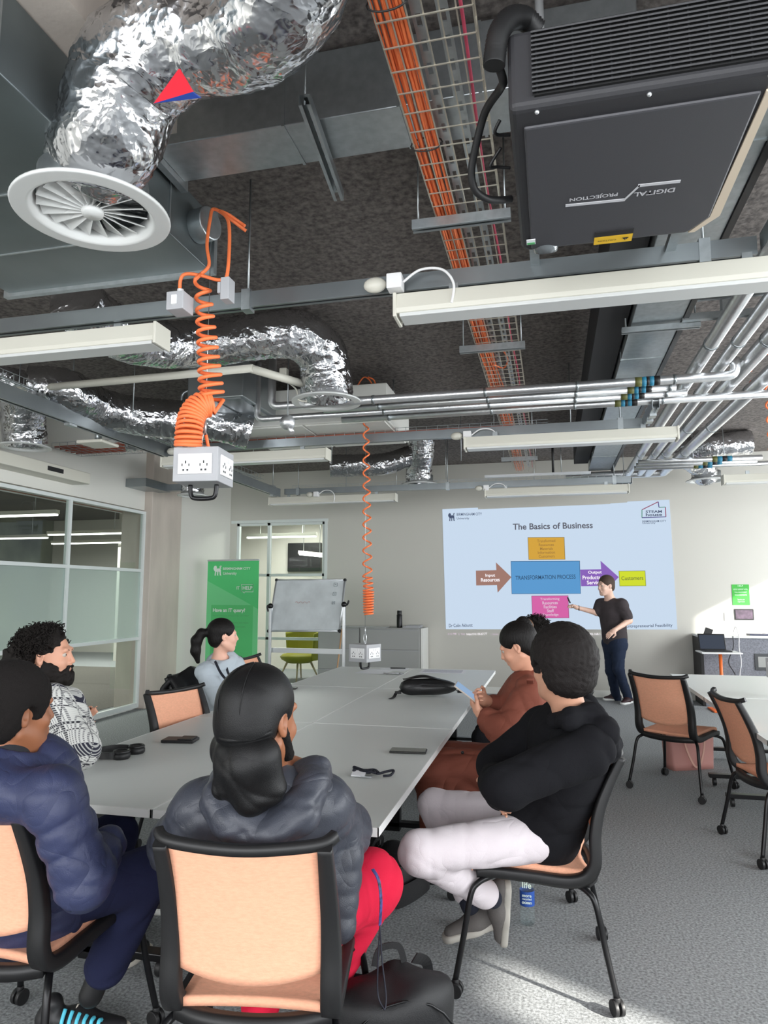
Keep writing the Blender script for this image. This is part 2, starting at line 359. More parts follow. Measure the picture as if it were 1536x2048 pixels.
tag(MB().bb((-11.9, 7.6, .7), (-10.2, 8.5, .74)).bb((-11.8, 7.7, 0), (-11.75, 8.4, .7)).bb((-10.35, 7.7, 0), (-10.3, 8.4, .7)).build('office_table', M['edge'], bevel=.005), 'pale table standing in the room beyond the left glass screen', 'table')
tag(MB().bb((-10.3, 4.2, 1.55), (-9.6, 5.9, 2.35)).bb((-10.0, 5, 0), (-9.9, 5.1, 1.6)).build('display_panel', mat('maroon', (84,40,44), .6), bevel=.02), 'maroon panel on a post behind the upper left glass pane', 'panel')
tag(MB().bb((-5.32, 13.5, 1.98), (-4.6, 13.6, 2.57)).build('dark_screen', M['black'], bevel=.01), 'dark wall screen seen through the back glazing above the banner', 'screen')
# foil duct piece hanging in that room
# plywood style ceiling services of the other room
o = MB().tube([(-9.6,8.6,3.1),(-9.0,8.5,3.1),(-8.6,8.5,3.05),(-8.45,8.5,2.8),(-8.45,8.5,2.6)], [.2,.2,.22,.22,.22], 24).build('flexible_duct', M['foil']); tag(o, 'foil duct end hanging in the room beyond the upper left glass pane', 'duct')
for k in range(5):
    tag(MB().tube([(-7.2-.1*k, 2.6, 3.0), (-7.2-.1*k, 13, 3.0)], .02, 8).build('conduit', mat('rust_pipe', (128,84,66), .5) if k % 2 else M['galv']), 'thin conduit running under the ceiling beyond the left glass screen', 'pipe', 'conduits beyond the glass screen')
# vision-panel ledge and handle plate on the glass screen (far left)
tag(MB().bb((XL+.03, 5.30, 1.22), (XL+.05, 5.62, 1.42)).bb((XL+.05, 5.38, 1.29), (XL+.065, 5.44, 1.36)).build('switch_plate', M['alu'], bevel=.004), 'silver double switch plate on the glass screen behind the curly-haired man', 'switch')
# ================================================================ slide on the back wall
def W(x, y, dy=0):
    p = P(880+x/3.2, 980+y/3.2, Y=YB); return V((p.x, YB-.004-dy, p.z))
sl = thing('projected_slide', 'bright projected business slide filling the back wall behind the lecturer', 'projection', (.05, YB, 1.0))
inv = Matrix.Translation(-V((.05, YB, 1.0)))
def flat(name, pts, m, dy, label=None):
    q = [W(x, y, dy)-V((.05, YB, 1.0)) for x, y in pts]
    o = MB().prism(q, (0, .0015, 0)).build(name, m, sl)
    if label: o['label'] = label
    return o
C_ = lambda n_, c, s_=.82: emis(n_, c, s_)
base = flat('slide_background', [(15,123),(243,113),(243,124),(1090,90),(1090,86),(1198,80),(1198,74),(1468,62),(1519,893),(38,890)], C_('slide_white', (208,226,246)), .001, 'pale blue slide field')
def outl(name, x0, y0, x1, y1, c, lc, label):
    flat('box_border', [(x0-3,y0-3),(x1+1,y0-5),(x1+7,y1+2),(x0+3,y1+4)], C_('b_'+name, lc), .003)
    return flat('text_box', [(x0,y0),(x1-2,y0-2),(x1+4,y1),(x0+5,y1+1)], C_('t_'+name, c), .005, label)
outl('yel', 564, 306, 795, 443, (219,168,60), (120,110,80), 'ochre box above the blue one')
outl('blue', 456, 458, 894, 662, (92,158,214), (50,90,130), 'large blue box in the middle')
outl('pink', 588, 680, 820, 817, (220,102,172), (150,80,120), 'pink box below the blue one')
outl('lime', 1146, 521, 1312, 612, (215,228,36), (120,130,50), 'lime box at the right')
flat('arrow', [(230,516),(361,513),(358,463),(457,558),(369,657),(365,609),(232,611)], C_('a1', (164,124,112)), .005, 'brown arrow pointing right')
flat('arrow', [(897,510),(1031,507),(1027,453),(1144,558),(1040,662),(1036,613),(903,616)], C_('a2', (140,98,190)), .005, 'purple arrow pointing right')
dk, lt, wh = C_('ink_dark', (72,84,112)), C_('ink_lt', (232,214,230)), C_('ink_w', (250,246,250), .95)
def st(s, x0, x1, y, h, m, rows=0, name='lettering', bold=.008):
    a, b = W(x0, y, .008), W(x1, y-(x1-x0)*.022, .008); c = (a+b)/2-V((.05, YB, 1.0))
    text(s, m, frame3(c, b-a, (0,0,1)), width=(b-a).length, height=h/3.2*.0079*1.18, parent=sl, name=name, bold=bold)
st('The Basics of Business', 467, 978, 238, 34, C_('ink_t', (96,98,110)), name='title', bold=.02)
st('TRANSFORMATION PROCESS', 484, 868, 564, 22, C_('ink_b', (44,78,112)))
for s_, x0, x1, y in (('Input', 290,352,547), ('Resources',262,382,577)): st(s_, x0, x1, y, 20, wh, bold=.02)
for s_, x0, x1, y in (('Output',947,1034,528), ('Products and',912,1078,562), ('Services',940,1046,594)): st(s_, x0, x1, y, 20, wh, bold=.02)
for k, (s_, x0, x1) in enumerate((('Transformed',622,738),('Resources',632,728),('Materials',640,722),('Information',626,736),('Customers',632,734))): st(s_, x0, x1, 328+k*24.5, 15, C_('ink_o%d' % k, (160,120,60)))
for k, (s_, x0, x1) in enumerate((('Transforming',642,764),('Resources',655,753),('Facilities',664,746),('Staff',684,728),('Knowledge',656,758))): st(s_, x0, x1, 699+k*25, 16, lt, bold=.01)
st('Customers', 1160, 1300, 567, 20, C_('ink_c', (110,120,60)), bold=.01)
st('Dr Colin Akhurst', 57, 208, 869, 18, dk); st('Entrepreneurial Feasibility', 1190, 1486, 872, 20, dk)
st('3:12 PM', 50, 104, 922, 10, lt); st('|', 120, 123, 922, 12, lt); st('Host:', 135, 160, 922, 10, lt); st('http://10.156.67.77', 170, 301, 923, 14, wh, bold=.02); st('|  Identity', 326, 372, 923, 10, lt)
st('1  |  5  Host:', 820, 892, 923, 11, lt); st('http://192.168.1.1', 903, 1040, 924, 14, wh, bold=.02)
st('BIRMINGHAM CITY', 107, 268, 158, 15, dk, name='logo_lettering', bold=.01); st('University', 107, 187, 183, 15, dk, name='logo_lettering', bold=.01)
def lion(o, x, y, s_, m, parent, flipd=-.001):                     # heraldic walking lion emblem, in unit square
    polys = [[(.1,.95),(.3,1),(.42,.86),(.4,.7),(.75,.72),(.9,.6),(.92,.1),(1,0),(.8,0),(.74,.36),(.62,.42),(.58,.05),(.64,0),(.46,0),(.46,.4),(.34,.36),(.3,.08),(.34,0),(.16,0),(.2,.4),(.05,.55),(.0,.75)],
             [(.78,.7),(.86,.66),(.74,.9),(.86,1),(1,.95),(1,.88),(.86,.92),(.84,.86),(.96,.72),(.9,.7)]]
    f = frame3(o, x, y); mb = MB()
    for p_ in polys: mb.prism([f @ V((a*s_[0], b*s_[1], 0)) for a, b in p_], f.to_3x3() @ V((0,0,flipd)))
    return mb.build('emblem', m, parent)
a = W(53, 200, .008); lion(a-V((.05,YB,1.0)), (1,0,0), (0,0,1), (.11, .13), dk, sl)
# house outline logo
hp = [(1292,182),(1292,127),(1396,76),(1401,112),(1442,110),(1445,172),(1292,178)]
mb = MB(); q = [W(x, y, .008)-V((.05,YB,1.0)) for x, y in hp[1:]]
for i, (c, cc) in enumerate(zip(q, q[1:]+q[:1])): mb.m = i % 3; mb.tube([c, cc], .006, 6)
mb.build('house_logo', [C_('lg1', (150,60,90)), C_('lg2', (70,60,130)), C_('lg3', (90,150,130))], sl)
st('STEAM', 1316, 1420, 141, 14, dk, name='logo_lettering', bold=.02); st('house', 1316, 1420, 160, 16, dk, name='logo_lettering', bold=.02)
st('BIRMINGHAM CITY', 1294, 1446, 202, 10, dk, name='logo_lettering'); st('University', 1294, 1378, 213, 10, dk, name='logo_lettering')
# ================================================================ posters at the right
def poster(x0, y0, x1, y1, label, m, cat):
    a, b = P(x0, y0, Y=YB), P(x1, y1, Y=YB); c = V(((a.x+b.x)/2, YB-.003, (a.z+b.z)/2))
    o = thing('poster', label, cat, c); MB().box((0,0,0), (b.x-a.x, .006, a.z-b.z)).build('sheet', m, o); return o, b.x-a.x, a.z-b.z
o, w_, h_ = poster(1463, 1169, 1500, 1210, 'small green poster with white lettering on the back wall at the right', mat('poster_green', (60,170,60), .6), 'poster')
for s_, z, ww in (('HELP', .125, .3), ('BOOK SUPPORT WITH', .075, .8), ('FULL EQUIPMENT', .035, .7), ('REQUIREMENTS', -.005, .7), ('Scan the code', -.07, .4), ('to get in touch', -.1, .4)):
    text(s_, M['ink'], frame3((0,-.005,z), (1,0,0), (0,0,1)), width=w_*ww, height=.02, parent=o)
o, w_, h_ = poster(1468, 1218, 1508, 1240, 'small dark framed picture under the green poster', M['black'], 'picture')
MB().box((0,-.004,0), (w_-.03, .004, h_-.03)).build('print', mat('print', (84,70,84), .5, var=.5, vscale=14), o)
o, w_, h_ = poster(1448, 1225, 1466, 1242, 'grey wall plate left of the dark framed picture', M['cab'], 'plate')
# ================================================================ ceiling services
def diffuser(c, R, label, group='swirl air diffusers', vanes=True):
    o = thing('ceiling_diffuser', label, 'air vent', c, 0, group)
    MB().lathe([(R*.99, .010), (R, .004), (R*.992, -.002), (R*.98, -.003), (R*.96, -.003), (R*.81, -.004), (R*.79, -.004), (R*.765, .001), (R*.725, .018), (R*.70, .05), (R*.72, .055), (R*.80, .014), (R*.99, .010)], n=56).build('rim', M['lampd'], o)
    MB().lathe([(R*.70, .05), (R*.70, .13), (0.001, .13)], n=32).build('throat', M['galv'], o)
    MB().lathe([(.001, -.004), (R*.13, -.002), (R*.145, .01), (R*.14, .03), (.001, .03)], n=24).build('hub', M['lampd'], o)
    def vane(mb, a):
        e1 = V((math.cos(a), math.sin(a), 0)); e2 = V((-math.sin(a), math.cos(a), 0)); pts = []
        for r in (R*.14, R*.4, R*.68):
            w0 = .18*r+.006; pts += [e1*r+e2*w0*.9+V((0,0,.045)), e1*r-e2*w0*.9+V((0,0,.012))]
        q = pts+[p+V((0,0,.004)) for p in pts]
        mb.add(q, [(0,1,3,2),(2,3,5,4),(6,8,9,7),(8,10,11,9),(0,2,8,6),(2,4,10,8),(1,7,9,3),(3,9,11,5)])
    if vanes:
        for k in range(18): mb = MB(); vane(mb, 2*PI*k/18); mb.build('vane', M['lampd'], o)
    else:
        mb = MB(); [vane(mb, 2*PI*k/18) for k in range(18)]; mb.build('vanes', M['lampd'], o)
    return o
def ridged(p, f): return 1-abs(mn.noise(p*f))*2
def flex(pts, r, label, group='foil flexible ducts', n=10, seg=72, bands=()):
    pts = smooth_path(pts, n); 
    if not hasattr(r, '__len__'): r = [r, r]
    m = len(pts); rr = [r[min(int(i/(m-1)*(len(r)-1)), len(r)-2)]*(1-((i/(m-1)*(len(r)-1)) % 1 if i < m-1 else 1))+r[min(int(i/(m-1)*(len(r)-1))+1, len(r)-1)]*((i/(m-1)*(len(r)-1)) % 1 if i < m-1 else 1) for i in range(m)]
    pts2 = []; r2 = []
    for i in range(m-1):
        L_ = (pts[i+1]-pts[i]).length; k = max(1, int(L_/.008))
        for j in range(k): pts2.append(pts[i].lerp(pts[i+1], j/k)); r2.append(rr[i]+(rr[i+1]-rr[i])*j/k)
    pts2.append(pts[-1]); r2.append(rr[-1])
    def disp(p, i, k):
        w_ = V((mn.noise(p*4), mn.noise(p*4+V((5,5,5))), 0))*.12
        a = max(0, ridged(p+w_, 9))**4*.007; b = max(0, ridged(p+w_*2+V((3,1,7)), 24))**3*.004
        s = max(0, 1-abs(((i*.008/.42) % 1)-.5)*40)*.004
        return a+b+mn.noise(p*3)*.007-s-.004
    o = MB().tube(pts2, r2, seg, disp=disp).build('flexible_duct', M['foil'], fix=False)
    return tag(o, label, 'duct', group)
# nearest duct: drops to a diffuser at the left
d1 = D(185, 430, 2.45)
diffuser(d1, .265, 'large white swirl diffuser hanging nearest at the upper left')
flex([d1+V((.0,0,.06)), d1+V((.03,-.03,.16)), D(222,262,2.3), D(262,150,2.24), D(352,80,2.18), D(470,62,2.12), D(548,15,2.02), D(592,-75,1.92), D(600,-220,1.8), D(590,-420,1.7)],
     [.185,.168,.168,.175,.172,.165,.165,.165,.165,.165], 'thick crinkled silver foil duct bending above the nearest swirl diffuser')
fl = thing('pennant_sticker', 'red and blue triangular cloth tag stuck on the nearest silver duct', 'tag', D(350,190,1.99))
c0 = V(fl.location)
def tri(a, b, c, nm, m):
    q = [D(*p)-c0 for p in (a, b, c)]; MB().prism(q, (.003,.004,.003)).build(nm, m, fl)
tri((307,207,1.93),(357,138,1.95),(384,184,1.93), 'red_panel', mat('red_cloth', (206,30,48), .6))
tri((307,207,1.93),(384,184,1.93),(400,196,1.95), 'blue_panel', mat('blue_cloth', (30,60,140), .6))
d2 = D(653, 805, 5.3)
diffuser(d2, .268, 'white swirl diffuser of the second silver duct in mid ceiling')
flex([D(150,600,4.0), D(215,655,4.3), D(300,686,4.7), D(370,688,4.95), D(450,683,5.0), D(530,672,5.0), D(600,672,5.05), D(640,705,5.15), D(652,750,5.22), d2+V((0,0,.05))],
     [.165,.165,.165,.165,.165,.165,.18,.19,.195,.2], 'silver foil duct running across the middle and turning down to the second diffuser')
d3 = D(840, 970, 9.6)
diffuser(d3, .262, 'white swirl diffuser in front of the back wall left of the slide', vanes=False)
flex([d3+V((-.01,0,.04)), D(838,935,9.55), D(842,905,9.45), D(842,880,9.4), D(842,850,9.3)], [.19,.18,.18,.19,.19], 'short upright foil duct above the diffuser near the slide', seg=48)
flex([D(660,932,9.4), D(720,930,9.42), D(770,928,9.45), D(842,905,9.5)], .15, 'level foil duct feeding the diffuser near the slide', seg=48)
d4 = D(50, 895, 6.75)
diffuser(d4, .24, 'white swirl diffuser cut by the left picture edge above the glass screen', vanes=False)
flex([d4+V((0,0,.04)), D(48,850,6.7), D(44,800,6.6), D(10,760,6.5), D(-60,740,6.4)], .2, 'foil duct dropping to the far left diffuser', seg=48)
d5 = D(385, 992, 9.3)
diffuser(d5, .2, 'small white diffuser half hidden behind the near socket box', vanes=False)
flex([d5+V((0,0,.04)), D(385,965,9.3), D(385,930,9.2)], .15, 'stub of foil duct behind the near socket box', seg=40)
d6 = D(1413, 962, 9.5)
diffuser(d6, .265, 'white diffuser under the pipes at the right end of the ceiling', vanes=False)
flex([d6+V((0,0,.04)), D(1405,935,9.4), D(1370,905,9.2), D(1420,893,8.9), D(1500,885,8.8)], .16, 'foil duct looping above the right hand diffuser', seg=48)
flex([D(60,775,5.4), D(130,780,5.5), D(200,815,5.9), D(300,835,6.1), D(420,842,6.2), D(500,862,6.3)], .17, 'foil duct running behind the left cable tray and the orange coil', seg=48)
flex([D(250,880,7.6), D(330,872,7.7), D(440,866,7.8), D(510,866,7.9)], .14, 'farther foil duct low behind the orange coil', seg=40)
# ---- rectangular ducts
def seams(mb, x0, x1, y0, y1, z0, z1, ax, ps):
    for p in ps:
        if ax == 'y': mb.bb((x0-.012, p-.012, z0-.012), (x1+.012, p+.012, z1))
        else: mb.bb((p-.012, y0-.012, z0-.012), (p+.012, y1+.012, z1))
o = thing('rectangular_duct', 'wide galvanised duct along the upper left behind the nearest diffuser', 'duct', (-2.1, 0, 3.06))
MB().bb((-.57, -2.8, 0), (.55, 2.87, .28)).build('body', mat('dull_duct', (118,126,128), .4, .8, var=.06, vscale=4), o, bevel=.004)
for y in (-1.2, -.1, .9, 1.55, 2.1, 2.5): MB().bb((-.58, y-.004, -.004), (.555, y+.004, .28)).build('seam', M['galv'], o)
MB().bb((-.6, 2.85, -.02), (.58, 2.88, .3)).build('flange', M['galv'], o)
tag(MB().bb((-1.75, -2.5, 3.345), (-1.4, 2.3, 3.59)).build('soffit_panel', M['concrete']), 'pale concrete-coloured strip above the galvanised duct at top left', 'panel')
o = thing('rectangular_duct', 'galvanised cross duct behind the bend of the nearest silver duct', 'duct', (0, 2.41, 3.3))
MB().bb((-1.5, -.12, .0), (.335, .12, .28)).build('body', M['galv'], o, bevel=.004)
for x in (-.95, -.5, -.2, .3): MB().bb((x-.006, -.124, -.004), (x+.006, .124, .28)).build('seam', M['galv'], o)
MB().bb((-1.53, -.15, -.03), (-1.5, .15, .29)).build('flange', M['galv'], o)
o = thing('rectangular_duct', 'long bright galvanised duct running to the back wall at the right', 'duct', (.66, 6, 3.17))
MB().bb((-.145, -8.9, 0), (.145, 3.6, .3)).build('body', M['galv'], o, bevel=.004)
for y in (-3.4, -2.2, -1, .2, 1.4, 2.6): MB().bb((-.15, y-.006, -.004), (.15, y+.006, .3)).build('seam', M['galv'], o)
MB().bb((.145, -8.9, -.01), (.175, 3.6, .02)).build('edge_angle', M['blackm'], o)
tag(MB().bb((.32, 3.1, 3.22), (.5, 9.3, 3.55)).build('dark_side_box', mat('dark_side', (38,38,40), .8)), 'dark box along the left side of the long bright duct', 'duct')  # plain dark box set against the left face of the long duct
tag(MB().cyl((-1.545, 2.72, 3.2), (-1.46, 2.70, 3.2), .075, 28).build('access_cover', M['galv'], bevel=.006), 'round grey cover beside the orange cord at the duct end', 'cover')
# fan coil units
def unit(a, b, label, m='cab'):
    o = thing('fan_coil_unit', label, 'air unit', ((a[0]+b[0])/2, (a[1]+b[1])/2, a[2])); l = V(o.location)
    MB().bb(V(a)-l, V(b)-l).build('casing', M[m], o, bevel=.01)
    x0, x1, y0, y1 = a[0]-l.x, b[0]-l.x, a[1]-l.y, b[1]-l.y
    MB().bb((x0+.03, y0+.03, -.012), (x0*.05, y1-.03, 0)).build('access_panel', M[m], o); MB().bb((x0*.05+.03, y0+.03, -.012), (x1-.03, y1-.03, 0)).build('access_panel', M[m], o)
    for x in (x0+.05, x1-.05): MB().cyl((x, 0, b[2]-l.z), (x, 0, CEIL-l.z), .005, 6).build('hanger_rod', M['galv'], o)
unit((-2.95, 5.9, 3.08), (-1.4, 6.9, 3.42), 'pale fan coil unit above the second rail', 'white')
unit((-2.9, 5.05, 3.12), (-2.4, 5.75, 3.45), 'dark grey unit behind the vertical foil pipes', 'galv2')
# ---- cable tray with orange data cables
TX0, TX1, TZ = -.46, -.175, 3.2
mb = MB()
for k in range(7): x = TX0+(TX1-TX0)*k/6; mb.bb((x-.0022, -1.5, TZ-.0022), (x+.0022, 9.6, TZ+.0022))
for x in (TX0, TX1):
    for z in (TZ+.05,): mb.bb((x-.0022, -1.5, z-.0022), (x+.0022, 9.6, z+.0022))
y = -.2
while y < 9.6:
    mb.bb((TX0, y-.002, TZ-.006), (TX1, y+.002, TZ-.002)); 
    for x in (TX0, TX1): mb.bb((x-.002, y-.002, TZ-.004), (x+.002, y+.002, TZ+.05))
    y += .1
mat('tray_wire', (188,182,168), .4, .7)
tray = tag(mb.build('cable_tray', bpy.data.materials['tray_wire']), 'long wire mesh cable tray under the ceiling carrying orange cables', 'cable tray')
for x, lab in ((-.345, 'left'), (-.27, 'right')):
    mb = MB(); y = .3; mb.bb((x-.018, .3, TZ+.05), (x-.008, 9.5, TZ+.056)).bb((x+.008, .3, TZ+.05), (x+.018, 9.5, TZ+.056))
    while y < 9.5: mb.bb((x-.008, y, TZ+.05), (x+.008, y+.05, TZ+.056)); y += .1
    tag(mb.build('slotted_strap', M['galv']), 'slotted steel strap above the mesh tray, %s of the two' % lab, 'strap')
g_ = 'orange data cables along the mesh tray'
for k in range(16):
    x0 = TX0+.008+(k % 8)*.0105; z0 = TZ+.008+(k//8)*.011; ph = random.random()*6; pts = []
    for i in range(64):
        y = -.4+i*.158
        pts.append((x0+.006*math.sin(y*1.7+ph)+.004*math.sin(y*4+ph*2)+(.05*max(0, (y-4.4))/1.5 if y < 5.9 else .05)*(1 if k % 5 == 0 else .3), y, z0+.003*math.sin(y*3+ph)))
    tag(MB().tube(pts, .0052, 6).build('orange_cable', M['orange']), 'orange data cable in the bundle along the mesh tray', 'cable', g_)
tag(MB().tube([(-.215+.006*math.sin(i*.9), -.4+i*.25, TZ+.012) for i in range(40)], .006, 6).build('pink_cable', M['pinkc']), 'pink cable along the right side of the mesh tray', 'cable')
tag(MB().tube(smooth_path([(-.38,4.65,3.22),(-.30,4.75,3.23),(-.27,4.95,3.22),(-.31,5.1,3.21),(-.37,4.98,3.2)], 8), .006, 6).build('cable_loop', M['orange']), 'spare loop of orange cable on the mesh tray past the second cross bar', 'cable')
for y in (.95, 1.75, 2.4, 3.6): tag(MB().tube([(TX0+.045+.06*math.cos(a*PI/8), y, TZ+.012+.028*math.sin(a*PI/8)) for a in range(16)], .003, 6, closed=True).build('cable_tie', M['black']), 'black tie around the orange cable bundle', 'cable tie', 'ties around the orange bundle')
def strut(a, b, label, w_=.041, h_=.041, slots=True, group=None):            # slotted channel
    a, b = V(a), V(b); o = thing('steel_strut', label, 'bracket', (a+b)/2, 0, group); L_ = (b-a).length/2; r = (b-a).to_track_quat('Y', 'Z').to_matrix(); mb = MB()
    mb.box((0,0,h_/2), (w_, 2*L_, .003), r); mb.box(r@V((w_/2,0,0)), (.003, 2*L_, h_), r); mb.box(r@V((-w_/2,0,0)), (.003, 2*L_, h_), r)
    mb.box(r@V((w_/2-.006,0,-h_/2)), (.012, 2*L_, .003), r); mb.box(r@V((-w_/2+.006,0,-h_/2)), (.012, 2*L_, .003), r); mb.build('channel', M['galv'], o)
    if slots:
        mb = MB(); n = int(2*L_/.06)
        for k in range(n): mb.box(r@V((-w_/2-.001, -L_+.03+k*.06, 0)), (.002, .03, .012), r); mb.box(r@V((0, -L_+.03+k*.06, h_/2-.003)), (.012, .03, .002), r)
        mb.build('slots', M['black'], o)
    return o
gb = 'slotted struts carrying the mesh tray'
for y, lb in ((2.86, 'slotted strut under the mesh tray beside the projector'), (4.48, 'slotted strut under the mesh tray past the nearest light'), (7.0, 'slotted strut under the mesh tray beyond the pipes'), (8.4, 'slotted strut at the far end of the mesh tray')):
    s_ = strut((-.56, y, 3.15), (-.13, y, 3.15), lb, group=gb)
    for x in (-.19, .19): MB().cyl((x, 0, 0), (x, 0, CEIL-3.15), .004, 6).build('hanger_rod', M['galv'], s_)
s_ = strut((-.80, 2.12, 3.255), (-.86, 2.72, 3.255), 'slotted strut on a hanging rod under the cross duct')
MB().cyl((.02, -.27, 0), (.02, -.27, CEIL-3.255), .004, 6).build('hanger_rod', M['galv'], s_)
for y, lb in ((4.35, 'twin strut under the long bright duct before the pipes'), (7.6, 'strut under the long bright duct beyond the pipes')):
    s_ = strut((.46, y, 3.14), (.91, y, 3.14), lb, h_=.03, slots=False)
    for x in (-.2, .2): MB().cyl((x, 0, 0), (x, 0, CEIL-3.14), .005, 6).build('hanger_rod', M['galv'], s_)
# ---- suspension rails
def rail(a, b, label, w_=.05, h_=.075):
    a, b = V(a), V(b); o = thing('ceiling_rail', label, 'rail', (a+b)/2); L_ = (b-a).length/2; r = (b-a).to_track_quat('Y', 'Z').to_matrix(); mb = MB()
    mb.box(r@V((0,0,h_/2)), (w_, 2*L_, .004), r).box(r@V((w_/2,0,0)), (.004, 2*L_, h_), r).box(r@V((-w_/2,0,0)), (.004, 2*L_, h_), r).box(r@V((w_/2-.008,0,-h_/2)), (.016, 2*L_, .004), r).box(r@V((-w_/2+.008,0,-h_/2)), (.016, 2*L_, .004), r)
    mb.build('channel', M['galv2'], o)
    n = max(2, int(2*L_/1.5))
    for k in range(n):
        p = (r@V((0, -L_+.2+k*(2*L_-.4)/(n-1), 0))); MB().cyl(p, (p.x, p.y, CEIL-o.location.z), .005, 6).build('hanger_rod', M['galv'], o)
        MB().box(p+V((0,0,0)), (.05, .09, h_+.04) if abs((b-a).y) > abs((b-a).x) else (.045, .06, h_+.03), None).build('clamp', M['galv'], o)
    return o
rail((-3.7, 3.02, 2.96), (.86, 3.02, 2.96), 'nearest steel rail crossing the ceiling above the first lights')
rail((-3.65, 6.12, 2.96), (.8, 6.08, 2.96), 'second steel rail crossing the ceiling')
rail((-3.65, 9.12, 2.96), (1.0, 9.12, 2.96), 'third steel rail in front of the back wall')
rail((-3.70, 2.4, 2.93), (-3.70, 9.0, 2.93), 'steel rail running along the left side of the ceiling', .06, .11)
rail((.80, 5.45, 2.96), (.80, 6.03, 2.96), 'short steel rail joining the second rail under the foil pipes')
rail((.9, 1.6, 2.97), (.9, 3.0, 2.97), 'short steel rail right of the projector')
rail((1.0, 9.2, 2.96), (.8, 9.9, 2.96), 'short steel rail near the back wall at the right')
def meshtray(x0, x1, y0, y1, z, ax, label, cm=None):
    mb = MB(); n = 4
    for k in range(n+1):
        if ax == 'y': x = x0+(x1-x0)*k/n; mb.bb((x-.002, y0, z-.002), (x+.002, y1, z+.002))
        else: y = y0+(y1-y0)*k/n; mb.bb((x0, y-.002, z-.002), (x1, y+.002, z+.002))
    L_ = (y1-y0) if ax == 'y' else (x1-x0); k = 0
    for s_ in (0, 1):
        if ax == 'y': x = (x0, x1)[s_]; mb.bb((x-.002, y0, z+.05), (x+.002, y1, z+.054))
        else: y = (y0, y1)[s_]; mb.bb((x0, y-.002, z+.05), (x1, y+.002, z+.054))
    while k*.1 < L_:
        if ax == 'y':
            y = y0+k*.1; mb.bb((x0, y-.002, z-.004), (x1, y+.002, z)); [mb.bb((x-.002, y-.002, z), (x+.002, y+.002, z+.054)) for x in (x0, x1)]
        else:
            x = x0+k*.1; mb.bb((x-.002, y0, z-.004), (x+.002, y1, z)); [mb.bb((x-.002, y-.002, z), (x+.002, y+.002, z+.054)) for y in (y0, y1)]
        k += 1
    return tag(mb.build('cable_tray', M['galv']), label, 'cable tray')
meshtray(-3.9, -3.75, 2.5, 8.6, 3.06, 'y', 'narrow mesh tray lying along the left rail')
tag(MB().tube([(-3.82, 2.5, 3.07), (-3.8, 5, 3.07), (-3.83, 8.5, 3.07)], .01, 6).build('grey_cable', M['galv']), 'grey cable in the narrow tray along the left rail', 'cable')
meshtray(-3.6, .0, 6.25, 6.36, 3.03, 'x', 'narrow mesh tray behind the second rail')
for k in range(4): tag(MB().tube([(-3.6, 6.27+.02*k, 3.045), (-2, 6.275+.02*k, 3.05), (-.3, 6.27+.02*k, 3.045)], .008, 6).build('red_cable', mat('red_cable', (176,92,70), .5) if k == 0 else bpy.data.materials['red_cable']), 'dull red cable in the narrow tray behind the second rail', 'cable', 'red cables behind the second rail')
meshtray(-3.6, 1.0, 9.28, 9.4, 3.02, 'x', 'narrow mesh tray behind the third rail')
meshtray(-5.3, -4.4, 6.4, 6.9, 3.12, 'x', 'wide mesh tray over the left screen housing')
for k in range(5): tag(MB().tube([(-5.3, 6.45+.09*k, 3.135), (-4.4, 6.45+.09*k, 3.135)], .012, 6).build('red_cable', bpy.data.materials['red_cable']), 'dull red cable in the wide tray at the left wall', 'cable', 'red cables at the left wall')
# ---- strip lights of this room, switched off
def bar(x0, x1, y, label, group='long white strip lights, switched off', z=2.80):
    o = thing('strip_light', label, 'light', ((x0+x1)/2, y, z), 0, group); h = (x1-x0)/2
    MB().prism([(-h, -.062, -.008), (-h, -.07, .012), (-h, -.058, .085), (-h, .058, .085), (-h, .07, .012), (-h, .062, -.008)], (2*h, 0, 0)).build('housing', M['lamp'], o, bevel=.003)
    MB().bb((-h+.02, -.057, -.024), (h-.02, .057, -.006)).build('diffuser', M['lampd'], o, bevel=.003)
    for s_ in (-1, 1): MB().bb((s_*h-.008, -.072, -.026), (s_*h+.008, .072, .087)).build('end_cap', M['lamp'], o, bevel=.004)
    for s_ in (-.7, .7): MB().bb((s_*h-.02, -.01, .08), (s_*h+.02, .01, .13)).build('bracket', M['galv'], o)
    return o
bar(-.66, 1.08, 3.0, 'white strip light under the projector, nearest on the right')
bar(-3.6, -1.9, 3.04, 'white strip light cut by the left picture edge, nearest on the left')
bar(-.71, 1.03, 5.98, 'white strip light on the second rail right of the mesh tray')
bar(-3.74, -2.02, 6.12, 'white strip light on the second rail, passing behind the near socket box')
bar(-3.88, -2.04, 9.15, 'white strip light above the glazed screen in front of the back wall')
bar(-.82, .96, 9.05, 'white strip light directly above the slide')
bar(1.95, 3.7, 8.6, 'white strip light at the right end of the back wall')
tag(MB().bb((-.80, 8.78, 3.0), (.5, 8.84, 3.03)).build('steel_channel', M['alu']), 'bright thin channel just above the light over the slide', 'rail')
